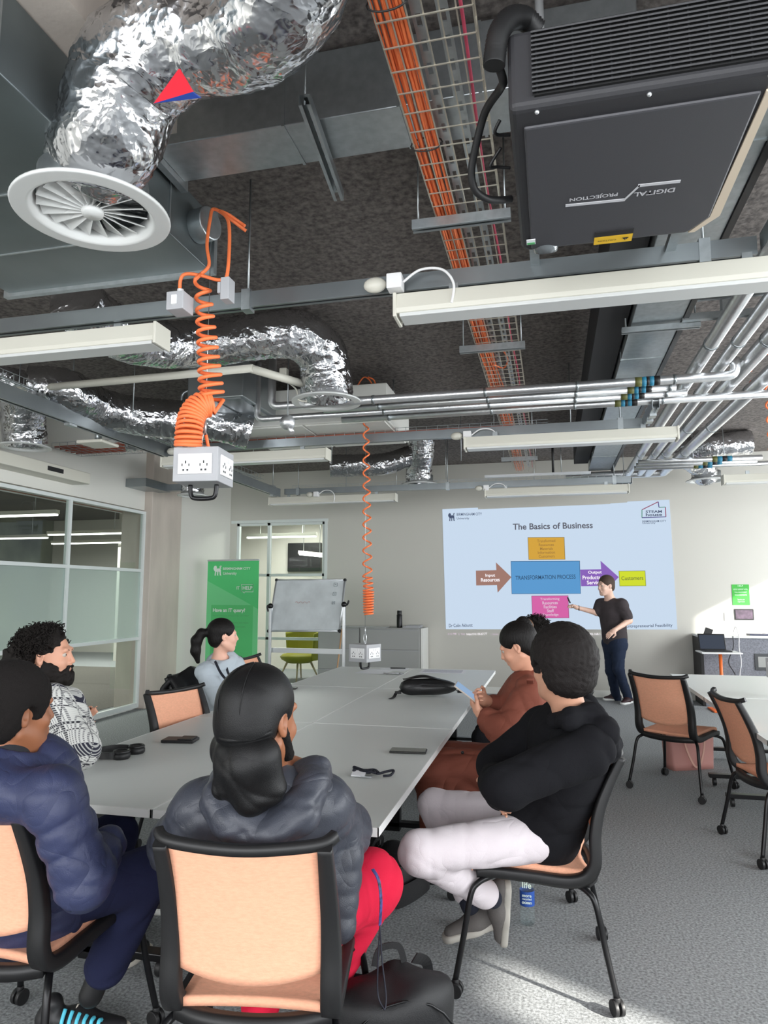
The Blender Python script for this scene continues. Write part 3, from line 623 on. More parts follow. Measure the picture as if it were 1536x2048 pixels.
# plugs on the rails with white flex
def plug(x, y, z, label):
    o = thing('light_plug', label, 'connector', (x, y, z), 0, 'white light connectors on the rails')
    MB().ball((-.05,0,0), .045, 8, (1.2,.7,.8)).build('socket', M['lamp'], o); MB().bb((.01,-.035,-.035), (.08,.035,.035)).build('plug', M['socket'], o, bevel=.005)
    MB().tube(smooth_path([(.08,0,0),(.16,0,.05),(.26,.0,.04),(.31,0,-.03),(.3,.0,-.12)], 8), .006, 8).build('flex', M['socket'], o)
plug(-.70, 2.93, 2.93, 'white connector on the nearest rail beside the orange cables'); plug(-.74, 6.02, 2.92, 'white connector on the second rail beside the tray'); plug(-.85, 9.02, 2.9, 'white connector on the third rail above the slide'); plug(-3.2, 9.05, 2.9, 'white connector on the third rail near the left corner'); plug(-3.55, 6.02, 2.92, 'white connector on the second rail at the left')
# small white access point & screen housing
o = thing('access_point', 'flat white wireless unit hanging under the left rail', 'wireless unit', (-3.96, 5.37, 2.86)); MB().bb((-.13,-.13,0),(.13,.13,.03)).build('body', M['lamp'], o, bevel=.01); MB().cyl((0,0,.03),(0,0,.15),.03,12).build('stem', M['galv'], o)
o = thing('screen_housing', 'long white roller screen housing above the left glass with a dark slot', 'screen housing', (-5.33, 5.3, 2.86)); MB().bb((-.12,-1.7,-.065),(.12,1.66,.065)).build('case', M['lamp'], o, bevel=.008)
MB().bb((.115,.95,-.02),(.122,1.2,.03)).build('slot', M['black'], o, bevel=.003)
o = thing('wall_bracket', 'grey bracket arm from the left wall to the column top', 'bracket', (-5.25, 8.35, 2.98)); MB().bb((-.2,-.35,-.05),(.1,.25,.06)).build('arm', M['galv2'], o); MB().bb((.0,.15,-.04),(.5,.25,.05)).build('end', M['galv2'], o)
# ---- foil-wrapped pipes
def pipe(pts, r, label, group, joints=(), mt='foilp'):
    o = MB().tube(pts, r, 14).build('insulated_pipe', M[mt]); tag(o, label, 'pipe', group)
    for j in joints:
        j = V(j[0]), V(j[1]); MB().cyl(j[0], j[1], r+.004, 14).build('pipe_band', M['galv2'], o)
    return o
def elbow(pts, rr=.06):
    pts = [V(p) for p in pts]; out = [pts[0]]
    for a, b, c in zip(pts, pts[1:], pts[2:]):
        u, v_ = (a-b).normalized(), (c-b).normalized()
        for k in range(7): t = k/6; out.append(b+u*rr*(1-t)**2+v_*rr*t**2)
    return out+[pts[-1]]
g_ = 'foil pipes crossing the middle of the room'
hz = [(4.99, .032, -2.12, 1.25, True), (5.18, .026, -1.75, .9, False), (5.34, .026, -2.4, 1.0, True), (5.52, .03, -1.7, 2.6, False)]
for k, (y, r, x0, x1, up) in enumerate(hz):
    pts = [(x0, y, 3.0), (x1, y, 3.0)]
    if up: pts = [(x0, y, 3.5)]+pts
    if k == 0: pts += [(x1, y-.0, 3.12)]
    o = pipe(elbow(pts), r, 'foil-wrapped pipe crossing the mid ceiling, %s from the camera' % ('nearest', 'second', 'third', 'farthest')[k], g_, [((x, y, 3), (x+.02, y, 3)) for x in (-1.3, -.45, .2, .85)])
    x = .60-.03*k
    for j, (m_, w_) in enumerate(((mat('olive', (90,92,44), .5) if k == 0 else bpy.data.materials['olive'], .045), (mat('teal', (40,120,150), .5) if k == 0 else bpy.data.materials['teal'], .03), (M['black'], .02), (bpy.data.materials['teal'], .03), (M['black'], .04))):
        MB().cyl((x, y, 3), (x+w_, y, 3), r+.002, 14).build('marker_band', m_, o); x += w_
g_ = 'foil pipes running towards the back wall'
ygroup = [((1.035, -2.9), (1.02, 9.6), .045), ((1.21, -2.9), (1.17, 9.6), .042), ((1.50, -2.9), (1.27, 9.6), .055), ((1.78, -2.9), (1.46, 9.6), .055)]
for k, (a, b, r) in enumerate(ygroup):
    A, B_ = V((a[0], a[1], 3.11)), V((b[0], b[1], 3.11)); dd = (B_-A).normalized()
    o = pipe(elbow([A, B_, B_+V((-.8, .05, 0))], .08), r, 'foil-wrapped pipe running to the back wall, %s of four from the long duct' % ('first', 'second', 'third', 'last')[k], g_, [(A+dd*t, A+dd*(t+.03)) for t in (4.0, 6.5, 7.5, 8.7, 9.9, 11.1)])
for k in range(3):
    y = 8.15+.2*k
    o = pipe([(.98, y, 3.0), (2.25+.4*(k > 1), y, 3.0)], .028, 'foil pipe crossing at the right above the far diffuser, %s from the camera' % ('nearest', 'second', 'third')[k], 'foil pipes crossing at the far right')
    x = 1.75-.06*k
    for m_ in ('olive', 'teal', 'black_plastic', 'teal'): MB().cyl((x, y, 3), (x+.05, y, 3), .031, 12).build('marker_band', bpy.data.materials[m_], o); x += .05
for k in range(2):
    tag(MB().tube([(.98, 9.4+.15*k, 3.02), (.2, 9.4+.15*k, 3.02)], .025, 10).build('insulated_pipe', M['foilp']), 'thin foil pipe just above the slide light at the right', 'pipe', 'thin foil pipes above the slide')
# valves and white pipes
tag(MB().tube([(-4.05, 4.42, 3.1), (-2.0, 4.36, 3.1)], .028, 12).build('white_pipe', M['lamp']), 'white plastic pipe behind the first spiral cord', 'pipe')
tag(MB().tube([V((-2.02, 4.36, 3.1)), V((-1.78, 4.75, 3.09))], .03, 12).build('white_pipe', M['lamp']), 'short white pipe angled off the end of the long white pipe', 'pipe')
for k in range(2): tag(MB().tube(elbow([(-3.15+.09*k, 5.4, 2.95), (-3.15+.09*k, 5.4, 3.3), (-2.9+.09*k, 5.4, 3.36)], .05), .014, 10).build('conduit', M['galv']), 'thin steel conduit bending up beside the foil duct at the left', 'pipe', 'bent steel conduits at the left')
o = thing('valve', 'foil-wrapped valve on the pipe cluster left of the second diffuser', 'valve', D(575, 845, 5.3)); MB().ball((0,0,0), .06, 8).build('body', M['foilp'], o); MB().cyl((0,0,0), (.05,-.03,-.09), .02).build('spindle', M['foilp'], o); MB().cyl((0,0,0), (0,0,CEIL-o.location.z), .005, 6).build('hanger_rod', M['galv'], o)
o = thing('valve', 'white and steel actuator above the foil pipes left of the second diffuser', 'valve', D(568, 750, 5.25)); MB().bb((-.03,-.03,-.05), (.03,.03,.05)).build('body', M['lamp'], o, bevel=.01); MB().tube(smooth_path([(.02,0,-.05),(.1,0,-.12),(.12,0,-.2),(.2,0,-.22)]), .006, 6).build('flex', M['lamp'], o)
rods = [(-4.15,4.6),(-3.3,4.9),(-3.0,6.6),(-2.4,7.4),(-.95,7.6),(-.2,9.6),(.15,8.9),(.2,6.3),(1.25,4.2),(1.7,8.9),(2.0,8.7),(-2.8,9.3),(-1.3,8.8),(-2.2,9.9)]
for x, y in rods: tag(MB().cyl((x, y, 3.0), (x, y, CEIL), .004, 6).build('threaded_rod', M['galv']), 'thin threaded steel rod hanging from the ceiling', 'rod', 'threaded hanger rods')
tag(MB().cyl((.05, 8.8, 3.0), (.05, 8.8, CEIL), .015, 10).build('black_pole', M['black']), 'black drop pole in front of the back wall above the slide', 'pole')
o = thing('pipe_clamp_set', 'steel clamp bracket between the foil pipes at the upper right', 'bracket', (1.0, 4.3, 3.15)); MB().bb((-.2,-.02,0),(.5,.02,.04)).build('channel', M['galv'], o); MB().bb((.02,-.03,.0),(.09,.03,.12)).build('angle', M['galv'], o); [MB().bb((-.16,-.18-.05*k,.05),(.22,-.16-.05*k,.07)).build('slat', M['galv'], o) for k in range(4)]
# ---- projector
pj = thing('projector', 'large black ceiling projector with a louvred front and upside-down white lettering', 'projector', (.245, 2.03, 2.75))
MB().prism([(-.32, -.37, .0), (.31, -.37, .0), (.32, -.15, 0), (.31, .30, 0), (.24, .39, 0), (-.30, .39, 0), (-.32, .36, 0)], (0, 0, .22)).build('housing', M['proj'], pj, bevel=.018, seg=3)
MB().prism([(-.285, -.30, -.008), (.285, -.30, -.008), (.285, .28, -.008), (.235, .36, -.008), (-.285, .36, -.008)], (0, 0, .012)).build('base_panel', mat('proj_panel', (66,66,70), .5, bump=.2, bscale=500), pj, bevel=.006)
MB().prism([(.295, -.30, -.006), (.315, -.30, -.006), (.315, .28, -.006), (.255, .37, -.006), (.235, .37, -.006), (.285, .28, -.006)], (0, 0, .012)).build('trim_edge', mat('cream_edge', (214,198,176), .5), pj)
MB().bb((-.255, -.378, .025), (.305, -.368, .205)).build('vent_recess', mat('vent_dark', (16,16,17), .7), pj)
mb = MB(); [mb.box((.02, -.382, .033+.0125*k), (.56, .016, .004), Matrix.Rotation(.5, 3, 'X')) for k in range(14)]; mb.build('louvres', M['proj'], pj)
mb = MB(); [mb.bb((-.25+.045*k, -.379, .03), (-.246+.045*k, -.374, .2)) for k in range(13)]; mb.build('vent_ribs', M['proj'], pj)
for x, y in ((-.25, -.35), (.02, -.35), (.29, -.35)): MB().ball((x, y, -.001), .006, 6).build('screw', M['alu'], pj)
gm = mat('projector_lettering', (200,200,204), .5); pl_ = V(pj.location)
for w_, cx_, cy_, wd_, hh_ in (('PROJECTION', 1187, 394, .142, .024), ('DIGITAL', 1309, 384, .118, .024)): text(w_, gm, frame3(P(cx_, cy_, Z=2.7405)-pl_, (-1,-.01,0), (0,1,0)), width=wd_, height=hh_, parent=pj, name='lettering', bold=.02)
mb = MB(); th = V((0,.013,0))
for p, q in (((1131,412),(1250,400)), ((1250,399),(1280,371)), ((1276,372),(1361,363))):
    p = P(*p, Z=2.7405)-pl_; q = P(*q, Z=2.7405)-pl_; mb.prism([p-th/2, q-th/2, q+th/2, p+th/2], (0,0,.002))
mb.build('logo_stripe', gm, pj)
c_ = P(1226, 478, Z=2.741)-V(pj.location)
MB().box(c_, (.125, .052, .002)).build('warning_label', mat('yellow_label', (236,190,40), .5), pj)
MB().box(c_+V((0,-.042,0)), (.125, .032, .002)).build('black_label', M['black'], pj)
MB().prism([c_+V((.04+.012*math.cos(a_), .012*math.sin(a_), -.003)) for a_ in (PI/2, PI*7/6, PI*11/6)], (0,0,.001)).build('warning_triangle', M['black'], pj)
text('!', bpy.data.materials['yellow_label'], frame3(c_+V((.04,0,-.004)), (-1,0,0), (0,1,0)), height=.011, parent=pj); text('CAUTION', M['black'], frame3(c_+V((-.02,0,-.003)), (-1,0,0), (0,1,0)), width=.06, parent=pj)
c_ = P(1062, 484, Z=2.741)-V(pj.location); MB().box(c_, (.03, .034, .002)).build('white_label', M['paper'], pj); MB().box(c_+V((0,.008,-.002)), (.026, .012, .001)).build('label_band', M['green2'], pj)
MB().lathe([(.045,0),(.045,.05),(.04,.07),(.001,.07)], (-.235,.35,.05), (0,.6,-.8), 20).build('lens', M['glass'] and mat('lens_ring', (120,125,128), .2, .6), pj)
MB().cyl((-.235,0,.22), (-.235,0,.85), .014, 12).build('mount_pole', M['alu'], pj)
for s_ in (-.28, .28): MB().bb((s_-.02, -.3, .22), (s_+.02, 1.05, .25)).build('mount_rail', M['galv'], pj)
MB().tube(smooth_path([(-.1,-.2,.25),(0,.0,.28),(.1,.1,.25)], 6), .006, 6).build('handle', M['alu'], pj)
hs = MB(); pts = smooth_path([D(1075,62,1.86), D(1050,38,1.84), D(1020,38,1.80), D(998,66,1.78), D(990,110,1.78), D(988,132,1.78)], 12)
hs.tube(pts, [.026+.003*(i % 2) for i in range(len(pts))], 20, cap=True); tag(hs.build('corrugated_hose', M['black']), 'black corrugated hose beside the projector', 'hose')
tag(MB().tube(smooth_path([D(992,120,1.80), D(1006,160,1.84), D(1000,178,1.9), D(970,225,2.0), D(950,300,2.08), D(943,345,2.12), D(950,380,2.15), D(975,398,2.18), D(1000,400,2.2), D(1022,398,2.22)], 10), .0115, 12).build('black_cable', M['black']), 'thick black cable looping at the left side of the projector', 'cable')
for k, (y, lb) in enumerate(((1.88, 'upper'), (2.03, 'lower'))): tag(MB().tube(smooth_path([D(1000+k*2,240+55*k,1.98+.1*k), D(990-k*10,262+70*k,2.0+.1*k), D(996,270+64*k,2.02+.1*k), D(1020,270+66*k,2.03+.1*k)], 8), .005, 8).build('thin_cable', M['black']), 'thin black lead into the projector side, %s of two' % lb, 'cable')
# ---- hanging socket boxes on orange spiral cords
def socket_box(c, rz, label, s_=.2, h=.15):
    o = thing('socket_box', label, 'power socket', c, rz, 'socket boxes hanging on orange cords'); a = s_/2
    MB().bb((-a,-a,-h/2),(a,a,h/2)).build('case', M['box'], o, bevel=.003)
    for k in range(4):
        r = Matrix.Rotation(k*PI/2, 3, 'Z'); pl = MB().box(r@V((0,-a-.004,0)), (.15, .008, .088), r).build('socket_plate', M['socket'], o, bevel=.002)
        mb = MB()
        for cx in (-.04, .04):
            for dx, dz, w_, hh in ((-.017,.0,.004,.011),(.017,.0,.004,.011),(0,.012,.005,.012),(-.01,-.022,.008,.008),(.01,-.022,.008,.008)): mb.box(r@V((cx+dx*.9, -a-.0085, dz-.005)), (w_, .002, hh), r)
        mb.build('socket_holes', M['black'], pl)
        mb = MB(); [mb.box(r@V((x, -a-.010, .027)), (.014, .005, .018), r) for x in (-.012, .012)]; mb.build('switch', M['socket'], pl, bevel=.001)
    MB().tube(smooth_path([(-.06,0,-h/2),(-.055,0,-h/2-.045),(-.035,0,-h/2-.06),(.035,0,-h/2-.06),(.055,0,-h/2-.045),(.06,0,-h/2)], 5), .01, 10).build('handle', M['blackm'], o)
    # eye and carabiner
    MB().tube([(.012*math.cos(t*PI/8), 0, h/2+.014+.012*math.sin(t*PI/8)) for t in range(16)], .003, 6, closed=True).build('eye_bolt', M['alu'], o)
    return o
def coil(p0, p1, r0, r1, turns, tr=.008, ph=0, ax2=None, dens=1.0):
    p0, p1 = V(p0), V(p1); d_ = (p1-p0); u = d_.normalized(); e1 = u.orthogonal().normalized(); e2 = u.cross(e1); n = int(turns*18); out = []
    for i in range(n+1):
        t = i/n; r = r0+(r1-r0)*t; a = ph+2*PI*turns*t; out.append(p0+d_*(t**dens)+e1*math.cos(a)*r+e2*math.sin(a)*r)
    return out
bx1 = D(408, 936, 3.06); r1_ = math.atan2(.88, .48)
socket_box(bx1, .12+.0, 'near grey socket box hanging on the thick orange spiral cord')
def cord(pts, label, extra=(), tr=.0085):
    o = thing('spiral_cord', label, 'cord', pts[0], 0, 'orange spiral cords'); l = V(o.location)
    MB().tube([p-l for p in pts], tr, 10).build('coiled_cable', M['orange'], o)
    for e_ in extra: MB().tube([V(p)-l for p in e_], tr*.9, 8).build('straight_cable', M['orange'], o)
    return o
top = D(402, 548, 3.02)
a1 = coil(D(404,560,3.02), D(424,800,3.06), .030, .052, 11.5, dens=.80)
a1 = [top]+a1
# hanging bunch: the coil folds over and hangs to the left
cl = smooth_path([D(420,808,3.06), D(400,812,3.04), D(384,832,3.02), D(378,862,3.0), D(376,892,3.0)], 60); bunch = []
for i, p in enumerate(cl[:-1]):
    u = (cl[i+1]-p).normalized(); e1 = u.cross(V((.3,1,0)).normalized()).normalized(); e2 = u.cross(e1); a = i*2*PI/15.5
    bunch.append(p+e1*math.cos(a)*.052+e2*math.sin(a)*.052)
a1 += bunch
k0 = D(428, 418, 3.1)
cord(a1, 'thick orange spiral cord bunched above the near socket box',
     [smooth_path([D(402,548,3.02), D(418,530,3.02), D(414,490,3.04), D(420,440,3.08), k0, D(460,438,3.1), D(492,462,3.12)], 8), smooth_path([k0, D(455,428,3.1), D(480,445,3.12), D(490,452,3.12)], 6),
      smooth_path([D(360,590,3.0), D(361,560,3.0), D(372,548,3.0), D(402,551,3.02), D(440,560,3.0), D(455,545,3.0), D(458,450,3.05), D(440,422,3.08)], 8),
      smooth_path([D(412,870,3.06), D(416,890,3.06), D(420,905,3.07)], 6)])
def wire(p, q, label):
    o = thing('hanging_wire', label, 'wire', p, 0, 'suspension wires'); MB().tube([V((0,0,0)), V(q)-V(p)], .0022, 6).build('wire', M['galv'], o); l = V(q)-V(p)
    MB().tube([l+V((.013*math.cos(t*PI/8), 0, -.035+.035*math.sin(t*PI/8))) for t in range(16)], .0035, 6, closed=True).build('carabiner', M['alu'], o)
    MB().tube([l, l+V((0,0,.06))], .006, 8).build('ferrule', M['alu'], o)
tb = bx1+V((0,0,.075+.085)); wire(tb+V((0,0,.92)), tb, 'steel suspension wire with carabiner above the near socket box')
o = thing('junction_box', 'small grey junction box on the nearest rail where the orange cord enters', 'junction box', D(360, 608, 2.97)); MB().bb((-.04,-.045,-.04),(.04,.045,.04)).build('case', M['box'], o, bevel=.004); MB().cyl((0,0,.04),(0,0,.065),.014,12).build('gland', M['socket'], o); MB().bb((-.012,-.052,-.02),(.012,-.045,.02)).build('label', M['socket'], o)
o = thing('rail_clamp', 'tall grey clamp plate on the nearest rail right of the orange cord', 'bracket', D(455, 590, 3.0)); MB().bb((-.02,-.03,-.03),(.02,.03,.07)).bb((-.035,-.03,0),(-.02,.03,.05)).build('plate', M['box'], o, bevel=.003)
# second and third
def far_cord(bx, rz, xoff, lb1, lb2, lb3):
    socket_box(bx, rz, lb1); zt = 3.3; zb = bx.z+.42
    pts = [V((bx.x+.02, bx.y, zt))]+coil((bx.x-.0, bx.y, zt-.1), (bx.x+.02, bx.y, zb+.25), .022, .04, 13, .0085)
    pts += coil((bx.x+.02, bx.y, zb+.25), (bx.x+.03, bx.y, zb+.12), .04, .04, 3, .0085)
    pts += coil((bx.x+.03, bx.y, zb+.12), (bx.x+.03, bx.y, zb-.09), .045, .04, 9)
    cord(pts, lb2, [smooth_path([(bx.x+.02,bx.y,zt),(bx.x+.06,bx.y,zt+.12),(bx.x-.02,bx.y,zt+.2),(bx.x-.12,bx.y,zt+.05)],6), smooth_path([(bx.x+.02,bx.y,zt-.02),(bx.x+.1,bx.y,zt+.04),(bx.x+.08,bx.y,zt+.16),(bx.x+.02,bx.y,zt+.2)],6),
        smooth_path([(bx.x-.02,bx.y,zt-.05),(bx.x-.12,bx.y,zt-.03),(bx.x-.16,bx.y,zt-.14)],6)], tr=.0075)
    wire(bx+V((0,0,2.2)), bx+V((0,0,.075+.085)), lb3)
far_cord(D(730, 1305, 6.06), 1.15, 0, 'grey socket box hanging low over the far end of the table', 'thin stretched orange spiral cord over the far end of the table', 'suspension wire of the socket box over the table')
far_cord(V((1.76, 6.1, .95)), .6, 0, 'grey socket box just beyond the right picture edge', 'orange spiral cord at the right picture edge', 'suspension wire at the right picture edge')
# ================================================================ tables
def table(x0, x1, y0, y1, label, group='white tables pushed together', cols=2):
    o = thing('table', label, 'table', ((x0+x1)/2, (y0+y1)/2, 0), 0, group); hx, hy = (x1-x0)/2-.002, (y1-y0)/2-.002
    MB().bb((-hx+.004,-hy+.004,.702),(hx-.004,hy-.004,.73)).build('tabletop', M['table'], o)
    mb = MB()
    for a, b in (((-hx,-hy),(hx,-hy+.004)),((-hx,hy-.004),(hx,hy)),((-hx,-hy),(-hx+.004,hy)),((hx-.004,-hy),(hx,hy))): mb.bb((a[0],a[1],.700),(b[0],b[1],.7305))
    mb.build('edge_band', M['edge'], o)
    for s_ in (-1, 1):
        y = s_*(hy-.28); mb = MB(); mb.bb((-.06,y-.03,.04),(.06,y+.03,.66)).bb((-hx+.1,y-.03,.66),(hx-.1,y+.03,.70)).bb((-hx+.06,y-.03,.065),(hx-.06,y+.03,.095)); mb.build('leg', M['blackm'], o, bevel=.004)
        for t in (-1, 1): MB().cyl((t*(hx-.1)-.012, y, .034), (t*(hx-.1)+.012, y, .034), .033, 16).build('caster', M['black'], o, bevel=.003)
    MB().bb((-.025,-hy+.28,.6),(.025,hy-.28,.64)).build('crossbar', M['blackm'], o)
    return o
XA, XB, XC = -2.29, -1.474, -.6
for k, (y0, y1, rw) in enumerate(((2.41, 4.21, 'nearest'), (4.21, 5.85, 'middle'), (5.85, 7.46, 'farthest'))):
    table(XA, XB, y0, y1, 'white-edged grey table, %s in the left row of the big meeting table' % rw)
    table(XB, XC, y0, y1, 'white-edged grey table, %s in the right row of the big meeting table' % rw)
table(1.12, 2.9, 5.95, 7.56, 'pale table at the right standing in front of the counter', 'pale tables at the right')
table(1.12, 2.9, 4.3, 5.94, 'pale table at the right picture edge behind the two empty chairs', 'pale tables at the right')
# ================================================================ chairs
def back_y(z): t = (z-.45)/.45; return -.205-.10*t-.035*math.sin(PI*min(1, max(0, t)))*-1
def make_chair(label, loc, rz, fabric='peach', group='peach mesh-back chairs with black frames'):
    o = thing('chair', label, 'chair', loc, rz, group)
    hw = .205
    prof_seat = [(.235,.43),(.225,.452),(.18,.462),(.08,.460),(-.05,.452),(-.15,.447),(-.2,.452)]
    def side(x): 
        return smooth_path([(x,.215,.43),(x,.15,.437),(x,0,.432),(x,-.13,.425),(x*1.02,-.205,.445),(x*1.04,-.240,.50),(x*1.04,-.243,.60),(x*1.035,-.262,.70),(x*1.03,-.302,.80),(x*1.03,-.352,.90)], 5)
    pr = [(-.021,-.02),(.021,-.02),(.025,-.01),(.025,.012),(.021,.02),(-.021,.02),(-.025,.012),(-.025,-.01)]
    fr = MB()
    for s_ in (-1, 1): fr.sweep(side(s_*hw), pr, up=(0,.5,.87), smooth=True, scl=[.75+.35*math.sin(PI*min(1, i/44)) for i in range(46)])
    top = smooth_path([(-.232,-.315,.918),(-.20,-.342,.905),(-.1,-.358,.896),(0,-.362,.892),(.1,-.358,.896),(.20,-.342,.905),(.232,-.315,.918)], 6)
    fr.sweep(top, [(-.012,-.014),(.012,-.014),(.014,0),(.010,.012),(-.010,.012),(-.014,0)], smooth=True)
    bot = smooth_path([(-.205,-.20,.43),(-.12,-.235,.425),(0,-.245,.422),(.12,-.235,.425),(.205,-.20,.43)], 6)
    fr.sweep(bot, [(-.018,-.022),(.018,-.022),(.018,.016),(-.018,.016)], smooth=True)
    fr.sweep([(-.19,.20,.428),(0,.205,.428),(.19,.20,.428)], [(-.014,-.012),(.014,-.012),(.014,.012),(-.014,.012)])
    fr.build('frame', M['black'], o)
    def seat(u, v):
        x = (u-.5)*.39; k = v*6; i = min(5, int(k)); f = k-i; y = prof_seat[i][0]*(1-f)+prof_seat[i+1][0]*f; z = prof_seat[i][1]*(1-f)+prof_seat[i+1][1]*f
        c = (abs(u-.5)*2)**2; return (x, y-.03*c*(1 if v > .8 else 0), z-.004+.010*c), (0,0,1)
    MB().slab(14, 18, seat, .022).build('seat', M[fabric], o)
    def back(u, v):                                             # lower edge dips in the middle
        x = (u-.5)*.39; c = 1-(abs(u-.5)*2)**2; z0 = .555-.035*c; z = z0+(.898-z0)*v
        t = (z-.5)/.4; y = -.238-.02*t-.092*t*t*1.0-.018*c*(1-.3*v); return (x, y, z), (0, -1, -.15)
    MB().slab(16, 18, back, .007).build('backrest', M[fabric], o)
    def legp(sx, fy):
        x = sx*.19; return smooth_path([(x*.5, fy*.10, .418), (x*.95, fy*.15, .415), (sx*.225, fy*.205, .40), (sx*.245, fy*.235, .36), (sx*.262, fy*.262, .22), (sx*.285, fy*.295, .062)], 6)
    for sx in (-1, 1):
        for fy in (-1, 1):
            lg = MB().tube(legp(sx, fy), .0115, 12).build('leg', M['blackm'], o)
            c = V((sx*.285, fy*.295, 0)); a = random.random()*PI; d_ = V((math.cos(a), math.sin(a), 0))*.013; cs = MB()
            for s_ in (-1, 1): cs.cyl(c+d_*s_*.35+V((0,0,.029)), c+d_*s_*1.5+V((0,0,.029)), .028, 18)
            cs.cyl(c+V((0,0,.03)), c+V((0,0,.066)), .013, 12); cs.build('caster', M['black'], lg, bevel=.002)
    return o
ch0 = make_chair('empty peach chair seen from behind in front of the pale right hand table', (.955, 6.08, 0), -.60)
def chair(label, loc, rz): return dup(ch0, loc, rz, label)
chair('empty peach chair cut by the right picture edge, nearer one at the pale table', (1.35, 4.78, 0), -1.42)
chC = chair('peach chair nearest the camera under the man in the black head wrap', (-.835, 2.045, 0), .16)
chB = chair('peach chair at the lower left edge under the man in the navy padded jacket', (-1.70, 2.10, 0), .0)
chF = chair('peach chair seen from the side under the man in the black hoodie', (-.115, 3.12, 0), 1.60)
chE = chair('peach chair half hidden behind the woman in the brown coat', (-.29, 4.0, 0), 1.75)
chair('empty peach chair pushed under the left side of the big table', (-2.11, 4.08, 0), -1.93)
chair('peach chair under the woman in the grey sweater, draped with a black coat', (-2.52, 5.05, 0), -PI/2+.1)
chair('empty peach chair beyond the woman in the grey sweater', (-2.60, 6.47, 0), -PI/2)
chair('peach chair under the bearded man in the checked jacket', (-2.58, 3.02, 0), -PI/2)
chair('peach chair under the person with curly hair behind the brown coat', (-.12, 5.08, 0), 1.6)
for c in (ch0,): pass
# ================================================================ things on the big table
Z = .7315
def phone(x, y, rz, label, m='phone_dark', L_=.15, w_=.072):
    o = thing('phone', label, 'phone', (x, y, Z), rz)
    MB().bb((-L_/2,-w_/2,0),(L_/2,w_/2,.010)).build('case', bpy.data.materials.get('phone_case') or mat('phone_case', (40,40,38), .5), o, bevel=.0045, seg=3)
    MB().bb((-L_/2+.004,-w_/2+.004,.0095),(L_/2-.004,w_/2-.004,.0112)).build('screen', bpy.data.materials.get('phone_glass') or mat('phone_glass', (58,60,56), .15), o)
    return o
phone(-.733, 3.562, .08, 'grey phone lying near the right table edge', L_=.185, w_=.09)
phone(-2.19, 5.62, .1, 'dark phone lying by the far left table edge next to the woman in grey')
o = thing('wallet', 'flat black folded wallet on the left near table', 'wallet', (-1.985, 3.52, Z), .15); MB().bb((-.095,-.055,0),(.085,.05,.016)).build('body', M['leather'], o, bevel=.005); MB().bb((-.005,-.05,.014),(.075,.045,.022)).build('flap', M['leather'], o, bevel=.003)
o = thing('headphones', 'black over-ear headphones lying on the left near table corner', 'headphones', (-2.12, 3.13, Z), .35)
for x, y in ((.04,-.055),(.085,.055)):
    c = MB().lathe([(.001,0),(.036,0),(.042,.008),(.042,.022),(.037,.03),(.02,.035),(.001,.035)], (x,y,0), n=28).build('ear_cup', M['black'], o)
    MB().lathe([(.026,.034),(.03,.041),(.037,.041),(.041,.034),(.037,.028)], (x,y,0), n=28).build('ear_pad', M['leather'], c)
MB().sweep(smooth_path([(.04,-.055,.02),(-.01,-.09,.022),(-.07,-.07,.022),(-.095,-.01,.022),(-.07,.055,.022),(0,.085,.022),(.085,.055,.02)], 8), [(-.006,-.016),(.006,-.016),(.006,.016),(-.006,.016)], smooth=False).build('headband', M['black'], o)
o = thing('lanyard', 'bunched black lanyard with a white badge on the near table', 'lanyard', (-.83, 3.08, Z), 0)
pts = [V((.07*math.cos(i*.9)*(.4+.6*random.random())-.01, .035*math.sin(i*1.3)+.01, .008+.016*random.random())) for i in range(16)]+[V((.06,-.01,.01)), V((.10,.0,.02)), V((.125,.02,.02)), V((.12,-.02,.01)), V((.09,-.035,.008))]
MB().tube(smooth_path(pts, 6), .0055, 8).build('strap', mat('navy_strap', (24,26,40), .6), o)
MB().box((-.02,-.035,.012), (.06,.04,.006), Matrix.Rotation(.3, 3, 'X')).build('badge', M['paper'], o); MB().box((.02,-.05,.006), (.05,.02,.004)).build('clip', M['alu'], o)
# black bag with straps, far right of the table
o = thing('sling_bag', 'black cross-body bag lying on the middle table', 'bag', (-.97, 5.50, Z), .27)
def bagf(u, v):
    a = v*2*PI; x = (u-.5)*.46; e = max(.0, 1-abs(2*u-1)**4)**.5; q = 1+.06*math.sin(9*u+2)+.04*math.sin(a*3+u*7)
    y = .085*e*math.cos(a)*q; z = .068+.072*e*max(-.94, math.sin(a))*q*(1-.25*u); return (x, y, max(.001, z))
MB().grid(28, 28, bagf).build('body', M['leather'], o); 
MB().sweep([(-.17,-.075,.07),(-.05,-.09,.1),(.1,-.09,.09),(.18,-.07,.06)], [(-.004,-.006),(.004,-.006),(.004,.006),(-.004,.006)]).build('zip', M['blackm'], o)
def strap(pts, w_, parent, m='nylon', name='strap', up=(0,0,1)): return MB().sweep(smooth_path(pts, 6), [(-w_/2,-.002),(w_/2,-.002),(w_/2,.002),(-w_/2,.002)], up=up).build(name, M[m], parent)
strap([(-.2,.0,.05),(-.25,-.02,.03),(-.27,-.06,.006),(-.29,-.13,.003),(-.31,-.16,.003)], .025, o); strap([(.2,-.01,.05),(.25,-.02,.035),(.30,-.04,.03),(.36,-.07,.015)], .025, o)
MB().box((-.24,-.02,.03), (.05,.035,.02)).build('buckle', M['blackm'], o, bevel=.004); MB().box((.25,-.02,.035), (.05,.03,.02)).build('buckle', M['blackm'], o, bevel=.004)
MB().grid(14, 10, lambda u, v: ((u-.5)*.3-.05, .02+.05*(v-.5)*2, .135+.018*math.sin(PI*u)*math.sin(PI*v)-.008*math.cos(6*u))).build('top_pocket', M['leather'], o)
